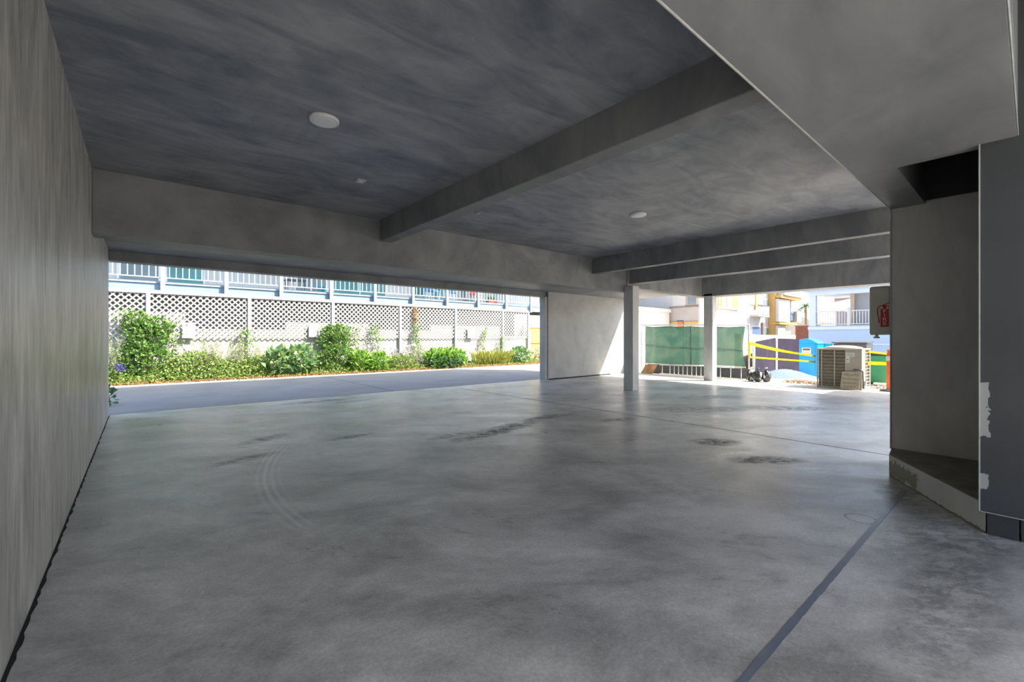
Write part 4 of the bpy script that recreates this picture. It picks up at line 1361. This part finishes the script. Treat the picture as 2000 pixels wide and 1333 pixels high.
for y in (AY1 - 0.10, AY0 + 0.52):
    gr.box(AX - 0.004, y - 0.012, 0.05, AX + 0.014, y + 0.012, AZ - 0.03)
gr.box(AX - 0.003, AY1 - 0.025, 0.05, AX + 0.02, AY1, AZ - 0.03)
gr.build('louvre_grille', M['acbody'], t)
g2 = MB()
for k in range(11):
    z = 0.085 + k * 0.0775
    g2.box(AX + 0.30, AY0 - 0.002, z - 0.004, AX1, AY0 + 0.016, z + 0.004)
g2.box(AX1 - 0.06, AY0 - 0.003, 0.05, AX1, AY0 + 0.02, AZ - 0.03)
g2.build('louvre_grille', M['acbody'], t)
pn = MB().box(AX - 0.004, AY0, 0.05, AX + 0.03, AY0 + 0.315, AZ - 0.035).box(AX, AY0 - 0.004, 0.05, AX + 0.30, AY0 + 0.03, AZ - 0.035).build('service_panel', M['acbody'], t, bevel=0.003)
MB().box(AX - 0.0065, AY0 + 0.13, 0.77, AX - 0.004, AY0 + 0.30, 0.86).box(AX - 0.0065, AY0 + 0.225, 0.62, AX - 0.004, AY0 + 0.30, 0.77).build('rating_label', M['sticker'], pn)
MB().box(AX - 0.0085, AY0 + 0.245, 0.69, AX - 0.0065, AY0 + 0.285, 0.705).box(AX - 0.0085, AY0 + 0.15, 0.80, AX - 0.0065, AY0 + 0.28, 0.806).box(AX - 0.0085, AY0 + 0.15, 0.82, AX - 0.0065, AY0 + 0.28, 0.826).build('printed_lines', M['darkink'], pn)
MB().tube([(AX - 0.004, AY0 + 0.14, 0.47), (AX - 0.05, AY0 + 0.12, 0.47), (AX - 0.06, AY0 + 0.02, 0.475), (AX - 0.05, AY0 - 0.03, 0.44), (AX - 0.04, AY0 - 0.035, 0.05)], 0.014, 8).build('conduit', M['darkmetal'], t, smooth=True)
MB().tube([(AX + 0.15, AY0 - 0.03, 0.02), (AX + 0.15, AY0 - 0.03, 0.20)], 0.030, 10).build('drain_pipe', M['steel'], t, smooth=True)
MB().box(12.62, 2.50, 0.0, 12.68, 2.56, 0.0).bm.free()
# leaning tan sign
tt = thing('leaning_sign', 'tan notice board leaning against the front of the air conditioner', 'sign', (12.5, 2.75, 0))
zc, yc = 0.215, 2.735
ax, ay, az = Vector((0, -1, 0)), Vector((0.24, -0.05, 0.97)).normalized(), Vector((-0.97, 0, 0.24)).normalized()
MB().obox((12.57, yc, zc), ax, ay, az, 0.36, 0.42, 0.012).build('sign_board', M['tan'], tt, bevel=0.003)
rot = Matrix((ax, ay, az)).transposed().to_euler()
for s_, k, size in (('PRIVATE', 0.13, 0.075), ('PARKING', 0.03, 0.075), ('TENANTS', -0.06, 0.07), ('ONLY', -0.145, 0.085)):
    text('lettering', s_, Vector((12.57, yc, zc)) + ay * k + az * 0.008, size, M['brownink'], tt, rot=rot)

# wheeled bin
BX, BY = 14.62, 2.56
t = thing('wheeled_bin', 'green wheeled bin with a dark lid right of the air conditioner', 'bin', (BX, BY, -0.01))
pr_ = []
b = MB()
lo = [(BX - 0.20, BY - 0.17, 0.06), (BX + 0.20, BY - 0.17, 0.06), (BX + 0.20, BY + 0.17, 0.06), (BX - 0.20, BY + 0.17, 0.06)]
hi = [(BX - 0.27, BY - 0.24, 0.76), (BX + 0.27, BY - 0.24, 0.76), (BX + 0.27, BY + 0.24, 0.76), (BX - 0.27, BY + 0.24, 0.76)]
va = [b.bm.verts.new(p) for p in lo]
vb = [b.bm.verts.new(p) for p in hi]
b.bm.faces.new(list(reversed(va)))
b.bm.faces.new(vb)
for i in range(4):
    b.bm.faces.new((va[i], va[(i + 1) % 4], vb[(i + 1) % 4], vb[i]))
b.build('bin_body', M['bin'], t, bevel=0.02)
MB().box(BX - 0.29, BY - 0.26, 0.70, BX + 0.29, BY + 0.26, 0.76).build('rim', M['bin'], t, bevel=0.01)
MB().obox((BX, BY, 0.80), (1, 0, 0), (0, 1, 0.02), (0, 0, 1), 0.60, 0.54, 0.07).build('lid', M['lid'], t, bevel=0.02)
for yy in (BY - 0.20, BY + 0.20):
    MB().tube([(BX + 0.2, yy - 0.03, 0.08), (BX + 0.2, yy + 0.03, 0.08)], 0.09, 16).build('wheel', M['lid'], t)
MB().tube([(BX + 0.27, BY - 0.2, 0.74), (BX + 0.36, BY - 0.2, 0.76), (BX + 0.36, BY + 0.2, 0.76), (BX + 0.27, BY + 0.2, 0.74)], 0.015, 8).build('handle', M['bin'], t)
# beige sack by the bin
o = lump(MB(), (14.15, 2.84, 0.09), (0.16, 0.13, 0.11), 8).build('sand_sack', M['sack'], smooth=True)
tag(o, 'beige sand sack on the ground between the air conditioner and the green bin', 'sack')
# orange delineator post
DX, DY = 12.92, 2.10
t = thing('delineator_post', 'orange plastic delineator post beside the right wall', 'traffic post', (DX, DY, 0))
MB().lathe((DX, DY, 0), [(0.17, 0.0), (0.17, 0.03), (0.07, 0.05)], 24).build('base', M['lid'], t)
MB().lathe((DX, DY, 0.04), [(0.055, 0.0), (0.052, 0.80), (0.035, 0.84), (0.045, 0.90)], 24).build('tube', M['orange'], t, smooth=False)
MB().lathe((DX, DY, 0.69), [(0.0565, 0.0), (0.0565, 0.10)], 24).build('reflective_band', M['reflect'], t)

# ------------------------------------------------------------------ buildings beyond the lot
def bx(name, mat, parent, x0, y0, z0, x1, y1, z1, bevel=0.0):
    return MB().box(x0, y0, z0, x1, y1, z1).build(name, M[mat], parent, bevel=bevel)

W = thing('apartment_block', 'white apartment block with gold window bays beyond the green screen', 'building', (29.5, 15.0, -1.6))
bx('wall', 'apt', W, 24.0, 12.1, -1.6, 33.9, 20.0, 7.5)
bx('end_wall', 'aptgrey', W, 23.94, 12.15, 2.12, 24.0, 13.9, 3.0)
bx('ledge', 'gold', W, 23.86, 12.1, 2.0, 24.02, 13.9, 2.14)
bx('ledge', 'brown', W, 23.90, 12.1, 2.98, 24.02, 13.9, 3.05)
wv = bx('window', 'apt', W, 23.95, 12.9, 3.05, 24.0, 13.75, 3.75)
wv2 = bx('window', 'tanp', W, 23.95, 12.2, 3.08, 24.0, 12.85, 3.62)
bx('pane', 'greyglass', wv2, 23.93, 12.28, 3.12, 23.955, 12.78, 3.56)
# gold bay opening
w_ = bx('window_bay', 'gold', W, 26.2, 12.06, 3.05, 28.9, 12.12, 4.6)
bx('bay_panel', 'apt', w_, 26.55, 12.03, 3.05, 27.1, 12.065, 4.6)
bx('bay_panel', 'apt', w_, 27.32, 12.03, 3.05, 27.95, 12.065, 4.6)
bx('sill', 'aptgrey', W, 26.0, 12.0, 2.97, 28.95, 12.12, 3.05)
w_ = bx('vent', 'trimw', W, 29.12, 12.07, 3.72, 29.5, 12.12, 4.15)
bx('vent_grille', 'greyglass', w_, 29.18, 12.05, 3.78, 29.44, 12.075, 4.05)
for x0, z0, x1, z1, mat in ((30.75, 3.42, 31.5, 4.15, 'greyglass'), (32.85, 3.1, 33.75, 3.95, 'greyglass'), (31.0, 1.2, 32.45, 2.02, 'blueglass'), (33.05, 1.2, 33.8, 1.98, 'tealglass'), (30.75, 5.2, 31.6, 6.3, 'greyglass')):
    w_ = bx('window', 'trimw', W, x0, 12.05, z0, x1, 12.12, z1)
    bx('pane', mat, w_, x0 + 0.06, 12.03, z0 + 0.06, x1 - 0.06, 12.055, z1 - 0.06)
bx('pilaster', 'gold', W, 31.5, 12.0, 3.2, 31.78, 12.12, 4.6)
bx('pilaster', 'brown', W, 32.62, 11.96, 1.2, 33.0, 12.12, 2.28)
bc = bx('balcony', 'aptgrey', W, 30.8, 11.55, 2.62, 32.6, 12.1, 2.75)
bx('balcony_panel', 'tanp', bc, 30.8, 11.55, 2.75, 31.5, 11.6, 3.35)
bx('balcony_panel', 'coping', bc, 31.5, 11.53, 2.75, 32.5, 11.6, 3.32)
bx('balcony_rail', 'darkmetal', bc, 30.8, 11.52, 3.33, 32.6, 11.62, 3.38)
# gold tower and projecting end bays
bx('tower', 'gold', W, 33.9, 11.67, -1.6, 36.2, 16.0, 7.0)
eb = bx('end_bay', 'apt', W, 34.0, 11.45, 2.36, 36.2, 16.0, 3.96)
bx('bay_soffit', 'gold', W, 33.85, 11.35, 2.16, 37.4, 16.0, 2.30)
bx('bay_soffit', 'gold', W, 34.0, 11.30, 4.02, 38.2, 16.0, 4.20)
bx('upper_bay', 'apt', W, 34.4, 11.2, 4.22, 38.4, 16.0, 5.2)
bx('lower_bay', 'apt', W, 34.0, 11.5, 0.3, 35.4, 16.0, 2.12)
g_ = bx('glass_front', 'blueglass', W, 36.2, 11.62, 2.5, 37.5, 16.0, 3.96)
bx('mullion', 'darkmetal', g_, 36.75, 11.59, 2.5, 36.81, 11.63, 3.96)
bx('mullion', 'darkmetal', g_, 36.2, 11.59, 2.98, 37.5, 11.63, 3.03)
bx('balcony_side', 'aptgrey', W, 37.5, 11.4, 2.4, 38.4, 15.5, 3.2)
bx('garage_door', 'greyglass', W, 35.4, 11.6, 0.3, 36.8, 12.0, 2.12)

L = thing('parapet_building', 'low white building with brown slatted stairs above, seen left of the outer post', 'building', (21.5, 16.0, -1.6))
bx('wall', 'apt', L, 19.6, 13.8, -1.6, 23.75, 22.0, 2.85)
bx('parapet_cap', 'apt', L, 19.5, 13.72, 2.70, 23.82, 14.1, 2.90)
MB().box(19.6, 17.0, 2.85, 23.7, 17.1, 4.6).build('slatted_screen', M['slat'], L)
st = MB()
st.prism([(21.3, 16.3, 2.88), (21.7, 16.3, 2.88), (23.6, 16.3, 4.3), (23.2, 16.3, 4.3)], (0, 0.08, 0))
st.prism([(20.9, 16.2, 2.95), (21.05, 16.2, 2.95), (22.9, 16.2, 4.3), (22.75, 16.2, 4.3)], (0, 0.05, 0))
st.build('stair', M['aptgrey'], L)
MB().box(20.6, 16.4, 2.85, 20.72, 16.5, 4.6).build('stair_post', M['aptgrey'], L)
MB().box(19.6, 16.85, 2.85, 20.6, 16.95, 4.6).build('upper_wall', M['housegrey'], L)
t = thing('site_sign', 'small orange sign on a thin post above the green screen', 'sign', (18.0, 9.9, -0.3))
MB().tube([(18.0, 9.80, -0.3), (18.0, 9.80, 1.98)], 0.025, 8).build('sign_post', M['darkmetal'], t)
MB().box(17.98, 9.80, 1.60, 18.0, 10.06, 1.90).build('sign_panel', M['orange'], t)
MB().box(17.97, 9.78, 1.93, 18.02, 10.10, 1.98).build('bracket', M['darkmetal'], t)

H = thing('blue_house', 'light blue house with a white railed upper balcony on the far right', 'house', (34, 6.5, -1.6))
bx('wall', 'house', H, 32.0, -2.0, -1.7, 38.0, 9.1, 1.72)
bx('floor_band', 'housel', H, 31.93, -2.0, 1.72, 38.0, 9.12, 1.90)
bx('trim_band', 'housel', H, 31.95, -2.0, 0.80, 32.02, 9.1, 0.90)
bx('balcony_floor', 'housegrey', H, 31.98, -2.0, 1.90, 38.0, 9.1, 1.96)
bx('corner_column', 'housel', H, 32.0, 8.72, 1.95, 32.35, 9.08, 4.05)
bx('header', 'housel', H, 31.95, -2.0, 3.84, 32.35, 9.1, 4.10)
bx('eave', 'house', H, 31.7, -2.0, 4.10, 38.0, 9.3, 4.60)
bx('porch_ceiling', 'housel', H, 32.3, -2.0, 4.0, 38.0, 9.1, 4.1)
bx('back_wall', 'housegrey', H, 33.4, -2.0, 1.95, 38.0, 7.05, 4.0)
for yy in (7.10, 5.55):
    bx('porch_column', 'coping', H, 33.0, yy - 0.10, 1.95, 33.3, yy + 0.10, 4.0)
rl = MB()
rl.box(32.05, 7.20, 2.80, 32.12, 8.75, 2.86).box(32.05, -2.0, 2.80, 32.12, 7.0, 2.86).box(32.05, -2, 2.02, 32.12, 8.75, 2.07)
y = 8.65
while y > 2.0:
    rl.box(32.07, y - 0.02, 2.05, 32.10, y + 0.02, 2.82)
    y -= 0.14
rl.build('railing', M['white'], H)
bx('railing_post', 'white', H, 32.0, 6.98, 1.90, 32.16, 7.14, 3.02)
MB().prism([(37.0, 8.9, 2.0), (37.0, 6.8, 2.0), (37.0, 6.8, 2.72), (37.0, 8.9, 3.15)], (0.1, 0, 0)).build('stair_guard', M['pinkrail'], H)
MB().prism([(37.5, 9.1, 3.75), (37.5, 8.0, 3.98), (37.5, 6.9, 3.75), (37.5, 6.9, 4.05), (37.5, 9.1, 4.05)], (0.2, 0, 0)).build('porch_arch', M['coping'], H)

t = thing('distant_house', 'low grey roofed house far off between white block and blue house', 'house', (60, 18, -1.6))
MB().box(56, 15.5, -1.6, 64, 20.5, 3.0).build('wall', M['aptgrey'], t)
MB().prism([(55.5, 15.2, 3.0), (55.5, 20.8, 3.0), (55.5, 18.0, 4.3)], (9, 0, 0)).build('roof', M['roofgrey'], t)
t = thing('brick_building', 'small red brick block beside the blue house', 'building', (36, 10.3, -1.6))
MB().box(35.0, 9.75, -1.6, 37.0, 10.75, 2.05).build('wall', M['brick'], t)
MB().box(34.95, 9.7, 2.05, 37.05, 10.8, 2.13).build('coping', M['coping'], t)
t = thing('palm_tree', 'small distant palm tree above the far rooftops', 'tree', (52, 15.0, -1.6))
MB().tube([(52, 15.0, -1.6), (52.1, 15.0, 1.8), (52, 15.05, 4.4)], 0.16, 8, r2=0.11).build('trunk', M['stem'], t)
b = MB()
rr = random.Random(5)
for k in range(26):
    a = 2 * PI * k / 26 + rr.uniform(-0.1, 0.1)
    el = rr.uniform(-0.3, 0.9)
    d = Vector((math.cos(a), math.sin(a), el))
    p = Vector((52, 15.05, 4.4))
    for s in range(4):
        q = p + d.normalized() * 0.34
        b.bar(p, q, 0.13 - 0.025 * s, 0.012)
        p = q
        d.z -= 0.42
b.build('crown', M['palm'], t)
